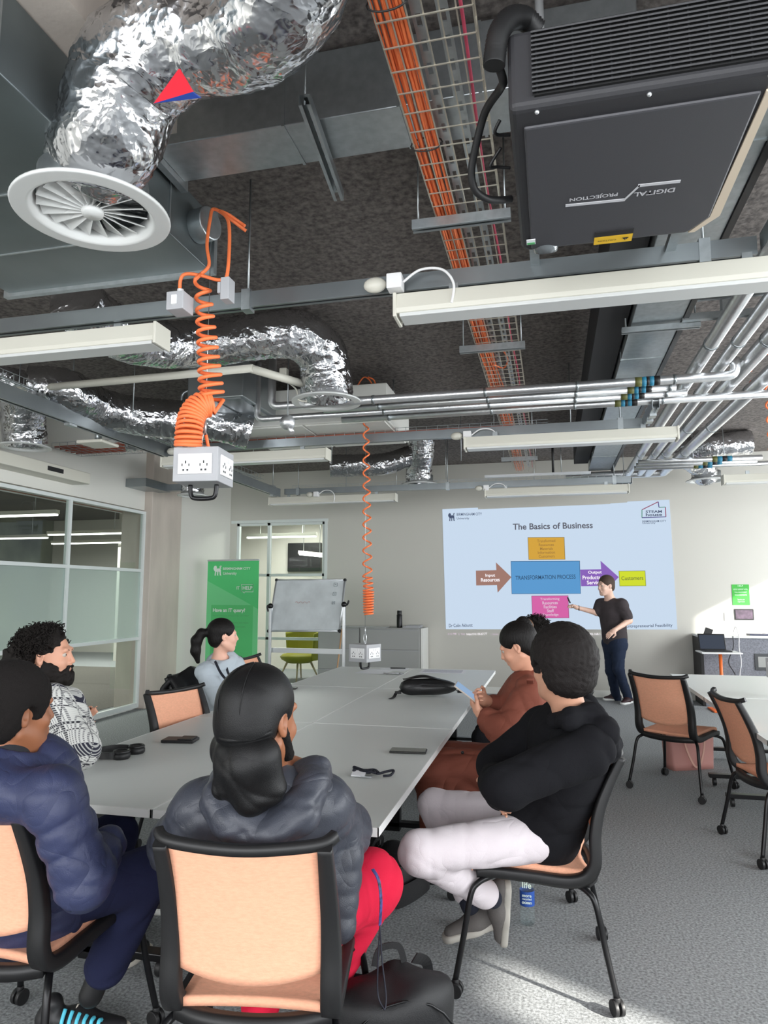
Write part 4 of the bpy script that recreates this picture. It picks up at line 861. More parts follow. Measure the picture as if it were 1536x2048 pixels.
tag(MB().bb((-.865,6.02,Z),(-.80,6.10,Z+.012)).build('small_box', M['paper'], bevel=.002), 'tiny white box on the table just behind the black bag', 'box')
def sheet(px, label, m='paper', dz=0, cat='paper'):
    q = [P(x, y, Z=Z+dz) for x, y in px]; return tag(MB().prism([V((p.x, p.y, Z+dz)) for p in q], (0,0,.0012)).build('paper_sheet', M[m]), label, cat)
def rect(cx, cy, w_, h_, rz, label, dz=0, m='paper'): 
    r = Matrix.Rotation(rz, 3, 'Z'); return tag(MB().box((cx, cy, Z+dz+.0006), (w_, h_, .0012), r).build('paper_sheet', M[m]), label, 'paper')
rect(-1.80, 7.07, .297, .42, -.08, 'white paper on the far end of the table left of the seam'); rect(-1.66, 7.28, .297, .26, .05, 'second white paper under a dark pen at the far end of the table', .0015)
rect(-1.12, 7.22, .46, .32, .04, 'printed sheet at the far right corner of the big table')
o = rect(-1.12, 7.22, .4, .26, .04, 'faint grey print area of the far right sheet', .0014); o.name = 'printed_card'; o.data.materials.clear(); o.data.materials.append(mat('grey_print', (206,206,216), .7, var=.1, vscale=30))
tag(MB().cyl((-1.70,7.33,Z+.010),(-1.54,7.34,Z+.010),.006,10).build('pen', M['black']), 'dark pen lying on the far white papers', 'pen')
tag(MB().tube(smooth_path([(-1.60+.09*math.sin(i*1.25)+.006*i, 6.86+.05*math.cos(i*1.9), Z+.005+.004*(i % 3)) for i in range(14)], 6), .004, 6).build('cable', M['box']), 'tangle of grey cable on the far part of the table at the seam', 'cable')
# ================================================================ back of the room
def cabinet(x0, x1, label):
    o = thing('filing_cabinet', label, 'cabinet', ((x0+x1)/2, 10.73, 0), 0, 'grey filing cabinets'); h = (x1-x0)/2-.003
    MB().bb((-h,-.25,.03),(h,.25,.985)).build('body', M['cab'], o, bevel=.003); MB().bb((-h,-.27,.985),(h,.25,1.005)).build('top', M['cab'], o, bevel=.003); MB().bb((-h+.02,-.23,0),(h-.02,.23,.03)).build('plinth', M['black'], o)
    for k in range(3):
        d_ = MB().bb((-h+.012,-.268,.06+.31*k),(h-.012,-.25,.352+.31*k)).build('drawer', M['cab'], o, bevel=.003); MB().bb((-h+.012,-.272,.352+.31*k),(h-.012,-.26,.362+.31*k)).build('handle', M['box'], d_)
    return o
cabinet(-3.60, -2.92, 'grey filing cabinet, left of the two against the back wall'); cabinet(-2.92, -1.97, 'grey filing cabinet under the thermos bottle against the back wall')
tag(MB().bb((-1.965,10.5,0),(-1.93,10.98,1.0)).build('end_panel', M['white'], bevel=.002), 'pale end panel closing the right filing cabinet', 'panel')
o = thing('thermos', 'tall black thermos bottle on the filing cabinet', 'bottle', (-2.32, 10.62, 1.006)); MB().lathe([(.001,0),(.042,0),(.043,.01),(.043,.19),(.038,.2),(.001,.2)], n=24).build('body', M['blackm'], o); MB().lathe([(.037,.202),(.037,.25),(.03,.262),(.001,.262)], n=24).build('lid', M['black'], o); MB().cyl((0,0,.262),(0,0,.27),.02,16).build('cap', M['paper'], o)
tag(MB().bb((-2.25,10.52,1.006),(-1.99,10.8,1.03)).bb((-2.2,10.54,1.03),(-1.97,10.75,1.045)).build('paper_pile', M['box'], bevel=.002), 'low pile of grey folders beside the thermos', 'papers')
tag(MB().bb((-3.2,10.55,1.006),(-2.5,10.72,1.016)).build('flat_tray', M['alu'], bevel=.002), 'flat silver tray lying on the cabinets left of the thermos', 'tray')
tag(MB().cyl((-3.15, 9.9, .0), (-3.12, 10.2, 1.0), .012, 8).build('wooden_pole', mat('pole_wood', (190,150,110), .6)), 'thin wooden pole leaning against the left filing cabinet', 'pole')
# roller banner
o = thing('roller_banner', 'tall green pull-up banner with white lettering near the left corner', 'banner', (-4.66, 9.62, 0), -.06); MB().bb((-.43,-.003,.08),(.43,.003,2.02)).build('banner_sheet', M['green'], o)
MB().prism([(-.43,-.0045,1.72),(.2,-.0045,1.42),(.43,-.0045,1.3),(.43,-.0045,.08),(-.43,-.0045,.08)], (0,.001,0)).build('pale_field', mat('banner_mid', (116,214,144), .6), o)
MB().prism([(-.35,-.0052,1.36),(.35,-.0052,1.36),(.35,-.0052,.3),(-.35,-.0052,.3)], (0,.0005,0)).build('text_panel', mat('banner_panel', (88,200,118), .6), o)
MB().bb((-.44,-.05,0),(.44,.05,.08)).build('base', M['alu'], o, bevel=.01); MB().bb((-.435,-.012,2.015),(.435,.012,2.04)).build('top_rail', M['alu'], o, bevel=.004); MB().cyl((0,.03,.08),(0,.03,2.02),.008,8).build('pole', M['alu'], o)
f = lambda x, z: frame3((x,-.007,z), (1,0,0), (0,0,1))
text('BIRMINGHAM CITY', M['ink'], f(.06,1.90), width=.46, parent=o, bold=.02); text('University', M['ink'], f(-.05,1.83), width=.23, parent=o, bold=.02)
lion(V((-.33,-.007,1.80)), (1,0,0), (0,0,1), (.14,.15), M['ink'], o)
text('IT', M['ink'], f(.095,1.61), width=.05, parent=o, bold=.02); text('HELP', M['ink'], f(.25,1.61), width=.16, parent=o, bold=.02)
MB().tube([(x,-.007,z) for x, z in ((.15,1.555),(.15,1.665),(.345,1.665),(.345,1.555),(.21,1.555),(.20,1.535),(.18,1.555))], .005, 6, closed=True).build('speech_bubble', M['ink'], o)
text('Have an IT query?', M['ink'], f(-.05,1.28), width=.54, parent=o, bold=.03)
for s_, z, ww in (('You can contact us 24 hours a day - 8 IT HELP', 1.2, .6), ('Join our new virtual queue and video', 1.10, .6), ('call with someone from our team', 1.04, .55), ('Scan here to get', .90, .3), ('help from IT', .85, .25), ('bcu.ac.uk', .7, .3), ('Live chat and self service', .62, .5)): text(s_, M['green2'] if z > .3 else M['ink'], frame3((-.32+ww/2,-.007,z), (1,0,0), (0,0,1)), width=ww, parent=o)
# whiteboard on a stand
o = thing('whiteboard', 'scuffed whiteboard on an aluminium stand with black clamps', 'whiteboard', (-3.2, 8.75, 0)); l = V(o.location)
q = [D(553,1160,8.98), D(690,1160,8.72), D(679,1262,8.42), D(537,1262,8.68)]; q = [p-l for p in q]; nn = (q[1]-q[0]).cross(q[3]-q[0]).normalized()
MB().prism([p for p in q], nn*.02).build('board', mat('scuffed_board', (198,204,206), .35, var=.12, vscale=5), o)
mb = MB(); [mb.tube([a, b], .012, 8) for a, b in zip(q, q[1:]+q[:1])]; mb.build('board_frame', M['alu'], o)
for p in q: MB().ball(p, .022, 6).build('corner_cap', M['blackm'], o)
mk = mat('marker_ink', (110,122,128), .5, var=.3, vscale=40)
ax_, ay_ = (q[1]-q[0]), (q[0]-q[3]); n0 = -nn if nn.y > 0 else nn
for (u, v_, w_) in ((.88,.9,.045),(.88,.72,.04),(.88,.55,.035)):
    c = q[3]+ax_*u+ay_*v_+n0*.016; e1 = ax_.normalized()*w_/2; e2 = ay_.normalized()*w_/2; MB().tube([c-e1-e2, c+e1-e2, c+e1+e2, c-e1+e2], .003, 4, closed=True).tube([c-e1*.4, c+e1*.4], .003, 4).build('drawn_box', mk, o)
c = q[3]+ax_*.42+ay_*.55+n0*.016; MB().tube(smooth_path([c+ax_.normalized()*(.02*i-.08)+ay_.normalized()*(.012*math.sin(i*2.2)) for i in range(11)], 5), .0018, 4).build('red_scribble', mat('red_marker', (190,120,110), .6), o)
for x, kn, t in ((541, 1212, 8.7), (688, 1209, 8.45)):
    k = D(x, kn, t)-l; MB().bb((k.x-.016,k.y-.016,.08),(k.x+.016,k.y+.016,k.z)).build('post', M['alu'], o, bevel=.003); MB().ball(k, .035, 8).build('clamp_knob', M['blackm'], o); MB().tube(smooth_path([k, k+V((.04 if x > 600 else -.04,0,.0)), k+V((.06 if x > 600 else -.03,0,.05 if x > 600 else -.07))]), .012, 8).build('clamp_lever', M['blackm'], o)
    MB().bb((k.x-.02,k.y-.28,.05),(k.x+.02,k.y+.28,.085)).build('foot', M['alu'], o, bevel=.004)
    for s_ in (-.26,.26): MB().cyl((k.x-.012,k.y+s_,.026),(k.x+.012,k.y+s_,.026),.025,14).build('caster', M['black'], o)
k1, k2 = D(541,1300,8.7)-l, D(688,1300,8.45)-l
MB().sweep([V((k1.x,k1.y,k1.z)), V((k2.x,k2.y,k1.z))], [(-.015,-.03),(.015,-.03),(.015,.03),(-.015,.03)]).build('lower_bar', M['alu'], o)
# green tub chair behind the glass
o = thing('tub_chair', 'olive green tub chair on wooden legs behind the back glazing', 'chair', (-4.42, 11.85, 0), 2.6)
def shell(u, v):
    a = (u-.5)*2.6*1.2; R = .34+.06*v; z = .36+.56*v*(.6+.4*math.cos(a*.62)); p = V((math.sin(a)*R, -math.cos(a)*R, z)); return p, (math.sin(a), -math.cos(a), -.1)
MB().slab(24, 10, shell, .03).build('shell', mat('olive_shell', (142,138,20), .6), o); MB().lathe([(.001,.30),(.2,.31),(.31,.37),(.34,.42),(.29,.46),(.001,.47)], n=28).build('seat', bpy.data.materials['olive_shell'], o)
wd = mat('pale_wood', (190,172,140), .5)
for sx in (-1,1):
    for sy in (-1,1): MB().tube([(sx*.14, sy*.14, .34), (sx*.26, sy*.26, 0)], [.02,.012], 10).build('leg', wd, o)
# counter and orange pedestal table at the right
o = thing('counter', 'long grey counter with a white top against the back wall at the right', 'counter', (2.9, 10.72, 0))
sp = mat('speckled_grey', (126,128,136), .8, var=.25, vscale=60)
MB().bb((-.90,-.24,0),(1.6,.27,.925)).build('body', sp, o); MB().bb((-.94,-.27,.925),(1.65,.27,.955)).build('worktop', M['edge'], o, bevel=.003); MB().bb((-.94,-.26,0),(-.90,.27,.925)).build('end_panel', M['black'], o, bevel=.002)
s1 = MB().bb((-.26,-.252,.50),(.0,-.24,.72)).build('opening_frame', mat('dark_grey', (70,72,74), .6), o, bevel=.003); MB().bb((-.22,-.256,.54),(-.04,-.25,.68)).build('opening', M['cab'], s1)
mb = MB().tube(smooth_path([(-.52,-.27,.95),(-.53,-.30,.8),(-.6,-.31,.6),(-.52,-.3,.4),(-.55,-.28,.02)], 8), .006, 6); tag(mb.build('black_lead', M['black'], loc=(2.9,10.72,0)), 'dark lead hanging down the counter front right of the laptop', 'cable')
mb = MB().tube(smooth_path([(-.5,-.2,.962),(-.48,-.26,1.08),(-.45,-.29,.95),(-.46,-.31,.8),(-.44,-.3,.6),(-.47,-.3,.4),(-.44,-.28,.02)], 8), .006, 6); tag(mb.build('white_lead', M['socket'], loc=(2.9,10.72,0)), 'white lead looping over the counter edge', 'cable')
tag(MB().bb((2.62,10.55,.956),(3.1,10.75,.975)).build('folder', mat('navy_folder', (60,64,90), .5), bevel=.002), 'dark flat folder on the counter at the right picture edge', 'folder')
o = thing('glasses', 'thin wire spectacles lying on the folder on the counter', 'glasses', (2.85,10.62,.975)); [MB().tube([(x+.03*math.cos(t*PI/8),0,.03+.025*math.sin(t*PI/8)) for t in range(16)], .002, 5, closed=True).build('rim', M['blackm'], o) for x in (-.035,.035)]
lt_ = D(1437, 1303, 9.2)
o = thing('pedestal_table', 'small white pedestal table on an orange pole holding the laptop', 'table', (lt_.x, lt_.y, 0), .02)
orm = mat('orange_paint', (236,112,44), .45)
MB().bb((-.25,-.2,lt_.z-.02),(.25,.2,lt_.z)).build('tabletop', M['edge'], o, bevel=.008); MB().cyl((.02,0,.02),(.02,0,lt_.z-.02),.022,16).build('pole', orm, o); MB().bb((-.14,-.22,0),(.22,.16,.02)).build('base_plate', orm, o, bevel=.006)
o = thing('laptop', 'open black laptop on the small orange-legged table', 'laptop', (lt_.x-.03, lt_.y+.02, lt_.z+.001), .05)
MB().bb((-.17,-.14,0),(.17,.1,.016)).build('base', M['blackm'], o, bevel=.004); lid = MB().box((-.01,.13,.115), (.34,.01,.22), Matrix.Rotation(-.3, 3, 'X')).build('lid', M['blackm'], o, bevel=.004)
MB().box((-.01,.123,.115), (.31,.002,.19), Matrix.Rotation(-.3, 3, 'X')).build('screen', emis('laptop_screen', (64,74,92), .6), lid); MB().bb((-.14,-.06,.0161),(.14,.08,.018)).build('keyboard', M['black'], o)
tag(MB().box((lt_.x-.10, lt_.y+.24, lt_.z+.15), (.1,.02,.30), Matrix.Rotation(.35, 3, 'Y')).build('dark_folder', M['black'], bevel=.003), 'dark folder standing behind the laptop', 'folder')
# ================================================================ floor things
o = thing('tote_bag', 'dusty pink leather tote bag on the floor behind the right hand empty chair', 'bag', (1.13, 6.80, 0), .45)
pk = mat('pink_leather', (196,140,132), .5, bump=.1, bscale=80)
MB().ring_sweep([[V((sx*(.20+.03*z_), sy*(.08-.02*z_), .34*z_)) for sx, sy in ((-1,-.8),(-.9,-1),(0,-1.06),(.9,-1),(1,-.8),(1,.8),(.9,1),(0,1.06),(-.9,1),(-1,.8))] for z_ in (0,.15,.4,.7,1)], True, True).build('body', pk, o)
for s_ in (-1,1): MB().sweep(smooth_path([(-.10,s_*.085,.34),(-.09,s_*.10,.2),(-.03,s_*.115,.05),(.03,s_*.115,.05),(.09,s_*.10,.2),(.10,s_*.085,.34)] if s_ < 0 else [(-.1,s_*.085,.34),(-.07,s_*.07,.48),(0,s_*.06,.54),(.07,s_*.07,.48),(.1,s_*.085,.34)], 6), [(-.008,-.003),(.008,-.003),(.008,.003),(-.008,.003)], up=(0,1,0)).build('handle', mat('pink_strap', (214,166,150), .5), o)
o = thing('water_bottle', 'clear plastic water bottle with a blue label standing behind the grey sneakers', 'bottle', (-.155, 3.50, 0))
MB().lathe([(.001,.002),(.03,0),(.034,.006),(.034,.05),(.032,.06),(.034,.07),(.034,.20),(.03,.225),(.014,.25),(.013,.265),(.001,.266)], n=28).build('body', M['pet'], o); MB().lathe([(.0345,.085),(.0345,.15)], n=28).build('label_band', mat('blue_label', (40,80,160), .5), o); MB().cyl((0,0,.262),(0,0,.28),.015,16).build('cap', M['socket'], o)
for s_, z, h_ in (('life', .18, .028), ('100%', .21, .02), ('recycled', .12, .012), ('more', .135, .01), ('ocean', .105, .01)): text(s_, M['ink'], frame3((0,-.0355,z), (1,0,0), (0,0,1)), height=h_, parent=o, bold=.02, maxw=.045)
def backpack(loc, rz, sc, label, amp=.03):
    o = thing('backpack', label, 'bag', loc, rz)
    def f_(u, v):
        a = v*2*PI; zz = 1-(1-u)**1.6; e = (1-abs(2*u-1)**5)**.5; p = V((.2*e*math.cos(a), .12*e*math.sin(a), .4*u)); p = V((p.x*sc[0], p.y*sc[1], p.z*sc[2])); return p*(1+amp*mn.noise(p*9)*3)
    MB().grid(30, 32, f_).build('body', M['nylon'], o)
    MB().grid(12, 14, lambda u, v: V((.13*sc[0]*math.cos(PI*v), -.12*sc[1]-.03*math.sin(PI*v), (.06+.18*u)*sc[2]))).build('front_pocket', M['nylon'], o)
    MB().tube([(.2*sc[0]*.92*math.cos(t*PI/12), -.10*sc[1], (.16+.2*math.sin(t*PI/12))*sc[2]) for t in range(13)], .004, 6).build('zip', M['blackm'], o)
    strap([(-.05,.05*sc[1],.4*sc[2]),(-.03,.05,.4*sc[2]+.05),(.03,.05,.4*sc[2]+.05),(.05,.05*sc[1],.4*sc[2])], .02, o, up=(0,1,0)); 
    strap([(.1*sc[0],.1*sc[1],.38*sc[2]),(.17*sc[0],.17*sc[1],.3*sc[2]),(.16*sc[0],.18*sc[1],.12*sc[2]),(.1*sc[0],.12*sc[1],.03)], .035, o, up=(0,1,0)); return o
backpack((-.52, 2.28, 0), .5, (1.0, 1.0, .86), 'black backpack on the floor at the bottom edge beside the nearest chair')
backpack((-.86, 3.62, 0), 1.2, (1.2, 1.3, .55), 'black bag slumped under the table behind the red trousers', .05)
tag(MB().cyl((-.48, 2.60, .01), (-.46, 2.66, .01), .009, 12).build('vape_stick', M['socket'], bevel=.003), 'small white tube lying on the carpet at the bottom edge', 'tube')
tag(MB().box((-1.56,2.9,.006), (.07,.09,.008), Matrix.Rotation(.6, 3, 'Z')).build('badge_card', M['box'], bevel=.002), 'grey badge card lying on the carpet under the table', 'card')
# black coat over the chair of the woman in grey
def coat(u, v):
    a = (u-.5)*.6; s_ = (v-.5)*2; L_ = .33*abs(s_); y = a; x = -2.79 + .06*(1 if s_ > 0 else -1)*min(1, abs(s_)*5)+.02*mn.noise(V((u*6,v*6,0))) - (.05*abs(s_) if s_ < 0 else -.05*abs(s_)); return (x, 5.05+y*(1+.15*abs(s_)), .965-L_*1.1+.02*mn.noise(V((u*4,v*3,2)))-.05*abs(u-.5)*2*1.2)
cc = MB().grid(26, 36, coat).build('black_coat', M['nylon']); md = cc.modifiers.new('thickness', 'SOLIDIFY'); md.thickness = .03; tag(cc, 'black coat draped over the chair back behind the woman in grey', 'coat')
# ================================================================ people
class Sdf:
    def __init__(s, noise=None): s.p = []; s.nz = noise; s.zones = []
    def cap(s, a, b, ra, rb=None, k=.03, wide=None, quilt=None, op='u'):
        rb = ra if rb is None else rb; a, b = np.array(a, float), np.array(b, float); R = max(ra, rb)*(max(1, wide[1]) if wide else 1)
        wa = np.array(V(wide[0]).normalized()) if wide else None
        def f(X, Y, Z_):
            P_ = [X-a[0], Y-a[1], Z_-a[2]]; d = b-a
            if wide is not None:
                q = P_[0]*wa[0]+P_[1]*wa[1]+P_[2]*wa[2]; c = 1/wide[1]-1; P_ = [P_[i]+q*wa[i]*c for i in range(3)]; dq = float(d@wa); d = d+dq*wa*c
            L2 = max(1e-9, float(d@d)); h = np.clip((P_[0]*d[0]+P_[1]*d[1]+P_[2]*d[2])/L2, 0, 1)
            r = ra+(rb-ra)*h
            if quilt: r = r+quilt[1]*(np.abs(np.sin(PI*h*math.sqrt(L2)/quilt[0]+.6*np.sin(9*X+7*Z_)))**.4-.6)
            return np.sqrt((P_[0]-h*d[0])**2+(P_[1]-h*d[1])**2+(P_[2]-h*d[2])**2)-r
        s.p.append((f, np.minimum(a, b)-R, np.maximum(a, b)+R, k, op)); return s
    def ell(s, c, rad, R=None, k=.03, op='u', pw=2):
        c = np.array(c, float); rad = np.array(rad, float); Rm = np.array(R) if R is not None else np.eye(3); m = rad.max()*1.02 if R is not None else rad
        def f(X, Y, Z_):
            P_ = [X-c[0], Y-c[1], Z_-c[2]]; q = [(P_[0]*Rm[0][i]+P_[1]*Rm[1][i]+P_[2]*Rm[2][i]) for i in range(3)]
            k0 = np.sqrt(sum((q[i]/rad[i])**2 for i in range(3)))+1e-9; k1 = np.sqrt(sum((q[i]/rad[i]**2)**2 for i in range(3)))+1e-9
            return k0*(k0-1)/k1
        s.p.append((f, c-m, c+m, k, op)); return s
    def half(s, o, n, k=.01, lo=None, hi=None):               # cut away everything on the n side of the plane
        o = np.array(o, float); n = np.array(V(n).normalized())
        def f(X, Y, Z_): return -((X-o[0])*n[0]+(Y-o[1])*n[1]+(Z_-o[2])*n[2])
        s.p.append((f, np.array([-99]*3), np.array([99]*3), k, 's')); return s
    def mesh(s, h, name, mats, parent=None, fine=(), pad=.03):
        lo = np.min([p[1] for p in s.p if p[4] == 'u'], 0)-pad; hi = np.max([p[2] for p in s.p if p[4] == 'u'], 0)+pad
        ax = []
        for i in range(3):
            x = lo[i]; out = [x]
            while x < hi[i]:
                st_ = h
                for (fa, fb, fh) in fine:
                    if fa[i]-fh*2 <= x <= fb[i]: st_ = min(st_, fh)
                x += st_; out.append(x)
            ax.append(np.array(out))
        N = [len(a) for a in ax]; Dd = np.full(N, .5, dtype=np.float32)
        for f, a, b, k, op in s.p:
            m = k*1.3+h*2.5; sl = [slice(max(0, int(np.searchsorted(ax[i], a[i]-m))), min(N[i], int(np.searchsorted(ax[i], b[i]+m))+1)) for i in range(3)]
            if any(q.stop <= q.start for q in sl): continue
            X, Y, Z_ = ax[0][sl[0]][:, None, None], ax[1][sl[1]][None, :, None], ax[2][sl[2]][None, None, :]
            v = f(X, Y, Z_); d0 = Dd[sl[0], sl[1], sl[2]]
            if op == 'u': hh = np.clip(.5+.5*(v-d0)/k, 0, 1); r = v*(1-hh)+d0*hh-k*hh*(1-hh)
            else: hh = np.clip(.5-.5*(d0+v)/k, 0, 1); r = d0*(1-hh)-v*hh+k*hh*(1-hh)
            Dd[sl[0], sl[1], sl[2]] = r
        if s.nz:
            X, Y, Z_ = ax[0][:, None, None], ax[1][None, :, None], ax[2][None, None, :]; Dd = Dd+s.nz(X, Y, Z_).astype(np.float32)
        return surf(ax, Dd, name, mats, parent)
def surf(ax, Dd, name, mats, parent):
    nx, ny, nz = Dd.shape; ins = Dd < 0
    c = np.zeros((nx-1, ny-1, nz-1), np.int8)
    for i in (0,1):
        for j in (0,1):
            for k in (0,1): c += ins[i:nx-1+i, j:ny-1+j, k:nz-1+k]
    act = (c > 0) & (c < 8); I, J, K = np.nonzero(act); n = len(I); idx = np.full(act.shape, -1, np.int64); idx[I, J, K] = np.arange(n)
    acc = np.zeros((n, 3)); cnt = np.zeros(n)
    def edge(o0, o1):
        a = Dd[I+o0[0], J+o0[1], K+o0[2]]; b = Dd[I+o1[0], J+o1[1], K+o1[2]]; m = (a < 0) != (b < 0); t = np.where(m, a/(a-b+1e-12), 0)
        pa = np.stack([ax[0][I+o0[0]], ax[1][J+o0[1]], ax[2][K+o0[2]]], 1); pb = np.stack([ax[0][I+o1[0]], ax[1][J+o1[1]], ax[2][K+o1[2]]], 1)
        q = pa+(pb-pa)*t[:, None]; acc[m] += q[m]; cnt[m] += 1
    cr = [(i, j, k) for i in (0,1) for j in (0,1) for k in (0,1)]
    for a in cr:
        for d in range(3):
            if a[d] == 0: b = list(a); b[d] = 1; edge(a, b)
    vs = acc/np.maximum(cnt, 1)[:, None]; F = []
    for d in range(3):
        e1, e2 = [(1,2),(2,0),(0,1)][d]; sl0 = [slice(1, -1)]*3; sl0[d] = slice(0, -1); sl1 = list(sl0); sl1[d] = slice(1, None)
        A = ins[tuple(sl0)]; B = ins[tuple(sl1)]
        if d == 0: A = ins[:-1, 1:-1, 1:-1]; B = ins[1:, 1:-1, 1:-1]
        if d == 1: A = ins[1:-1, :-1, 1:-1]; B = ins[1:-1, 1:, 1:-1]
        if d == 2: A = ins[1:-1, 1:-1, :-1]; B = ins[1:-1, 1:-1, 1:]
        P_ = np.argwhere(A != B)
        if not len(P_): continue
        o = np.array([1,1,1]); o[d] = 0; P0 = P_+o; fl = A[tuple(P_.T)]
        def g(s1, s2):
            q = P0.copy(); q[:, e1] -= s1; q[:, e2] -= s2; return idx[q[:, 0], q[:, 1], q[:, 2]]
        q = np.stack([g(1,1), g(0,1), g(0,0), g(1,0)], 1); q[~fl] = q[~fl][:, ::-1]; F.append(q[(q >= 0).all(1)])
    F = np.concatenate(F); me = bpy.data.meshes.new(name); me.vertices.add(n); me.vertices.foreach_set('co', vs.astype(np.float32).ravel())
    me.loops.add(len(F)*4); me.loops.foreach_set('vertex_index', F.astype(np.int32).ravel()); me.polygons.add(len(F)); me.polygons.foreach_set('loop_start', np.arange(len(F), dtype=np.int32)*4)
    me.polygons.foreach_set('loop_total', np.full(len(F), 4, np.int32)); me.update(calc_edges=True); me.validate(); me.polygons.foreach_set('use_smooth', [True]*len(me.polygons))
    for m in (mats if isinstance(mats, (list, tuple)) else [mats]): me.materials.append(m)
    o = bpy.data.objects.new(name, me); COL.objects.link(o)
    if parent: o.parent = parent
    return o
def folds(amp, f=9, f2=23, seed=0):                             # creases: sharp valleys, soft swells, wandering direction
    rs = np.random.RandomState(int(seed*7+3)); ph = rs.rand(12)*6.28
    def g(X, Y, Z_):
        w1 = np.sin(X*f*.9+ph[0])+np.sin(Y*f*.8+ph[1])*.8+np.sin(Z_*f*.7+ph[2]); w2 = np.sin(X*f*.7-Z_*f*.6+ph[3])+np.sin(Y*f*.9+Z_*f*.5+ph[4])
        a = 1-np.abs(np.sin(Z_*f*1.7+1.7*w2+ph[5])); b = 1-np.abs(np.sin((X*.8+Z_*.7-Y*.3)*f*1.9+1.9*w1+ph[6])); c = 1-np.abs(np.sin((Y*.8-X*.5+Z_*.5)*f2+2.2*w1+w2+ph[7]))
        return amp*(1.1*a**3+.9*b**3+.55*c**2-.6)
    return g
def curly(amp, f=60):
    def g(X, Y, Z_):
        a = np.sin(X*f+3*np.sin(Y*f*.7))*np.sin(Y*f+2*np.sin(Z_*f*.8))*np.sin(Z_*f+2.5*np.sin(X*f*.6)); b = np.sin(X*f*2.1+Z_*f)*np.sin(Y*f*1.9-Z_*f*1.3)
        return amp*(a+.5*b)
    return g
SK = {}
def skin(n_, c): SK[n_] = mat('skin_'+n_, c, .5, bump=.15, bscale=180, var=.05, vscale=12); return SK[n_]
for n_, c in (('light', (222,172,150)), ('tan', (196,146,120)), ('olive', (206,152,126)), ('brown', (150,96,66)), ('dark', (116,72,48)), ('fair', (226,186,166))): skin(n_, c)
def hairm(n_, c, st=(1,1,1), sc=220, r=.45): return mat('hair_'+n_, c, r+.2, bump=1, bscale=sc, stretch=st, spec=.22)
HB = hairm('black', (16,14,13), sc=160, r=.6); HS = hairm('sleek', (16,13,12), (3,3,.6), 60, .35); HC = hairm('curl', (24,20,18), sc=120, r=.55)
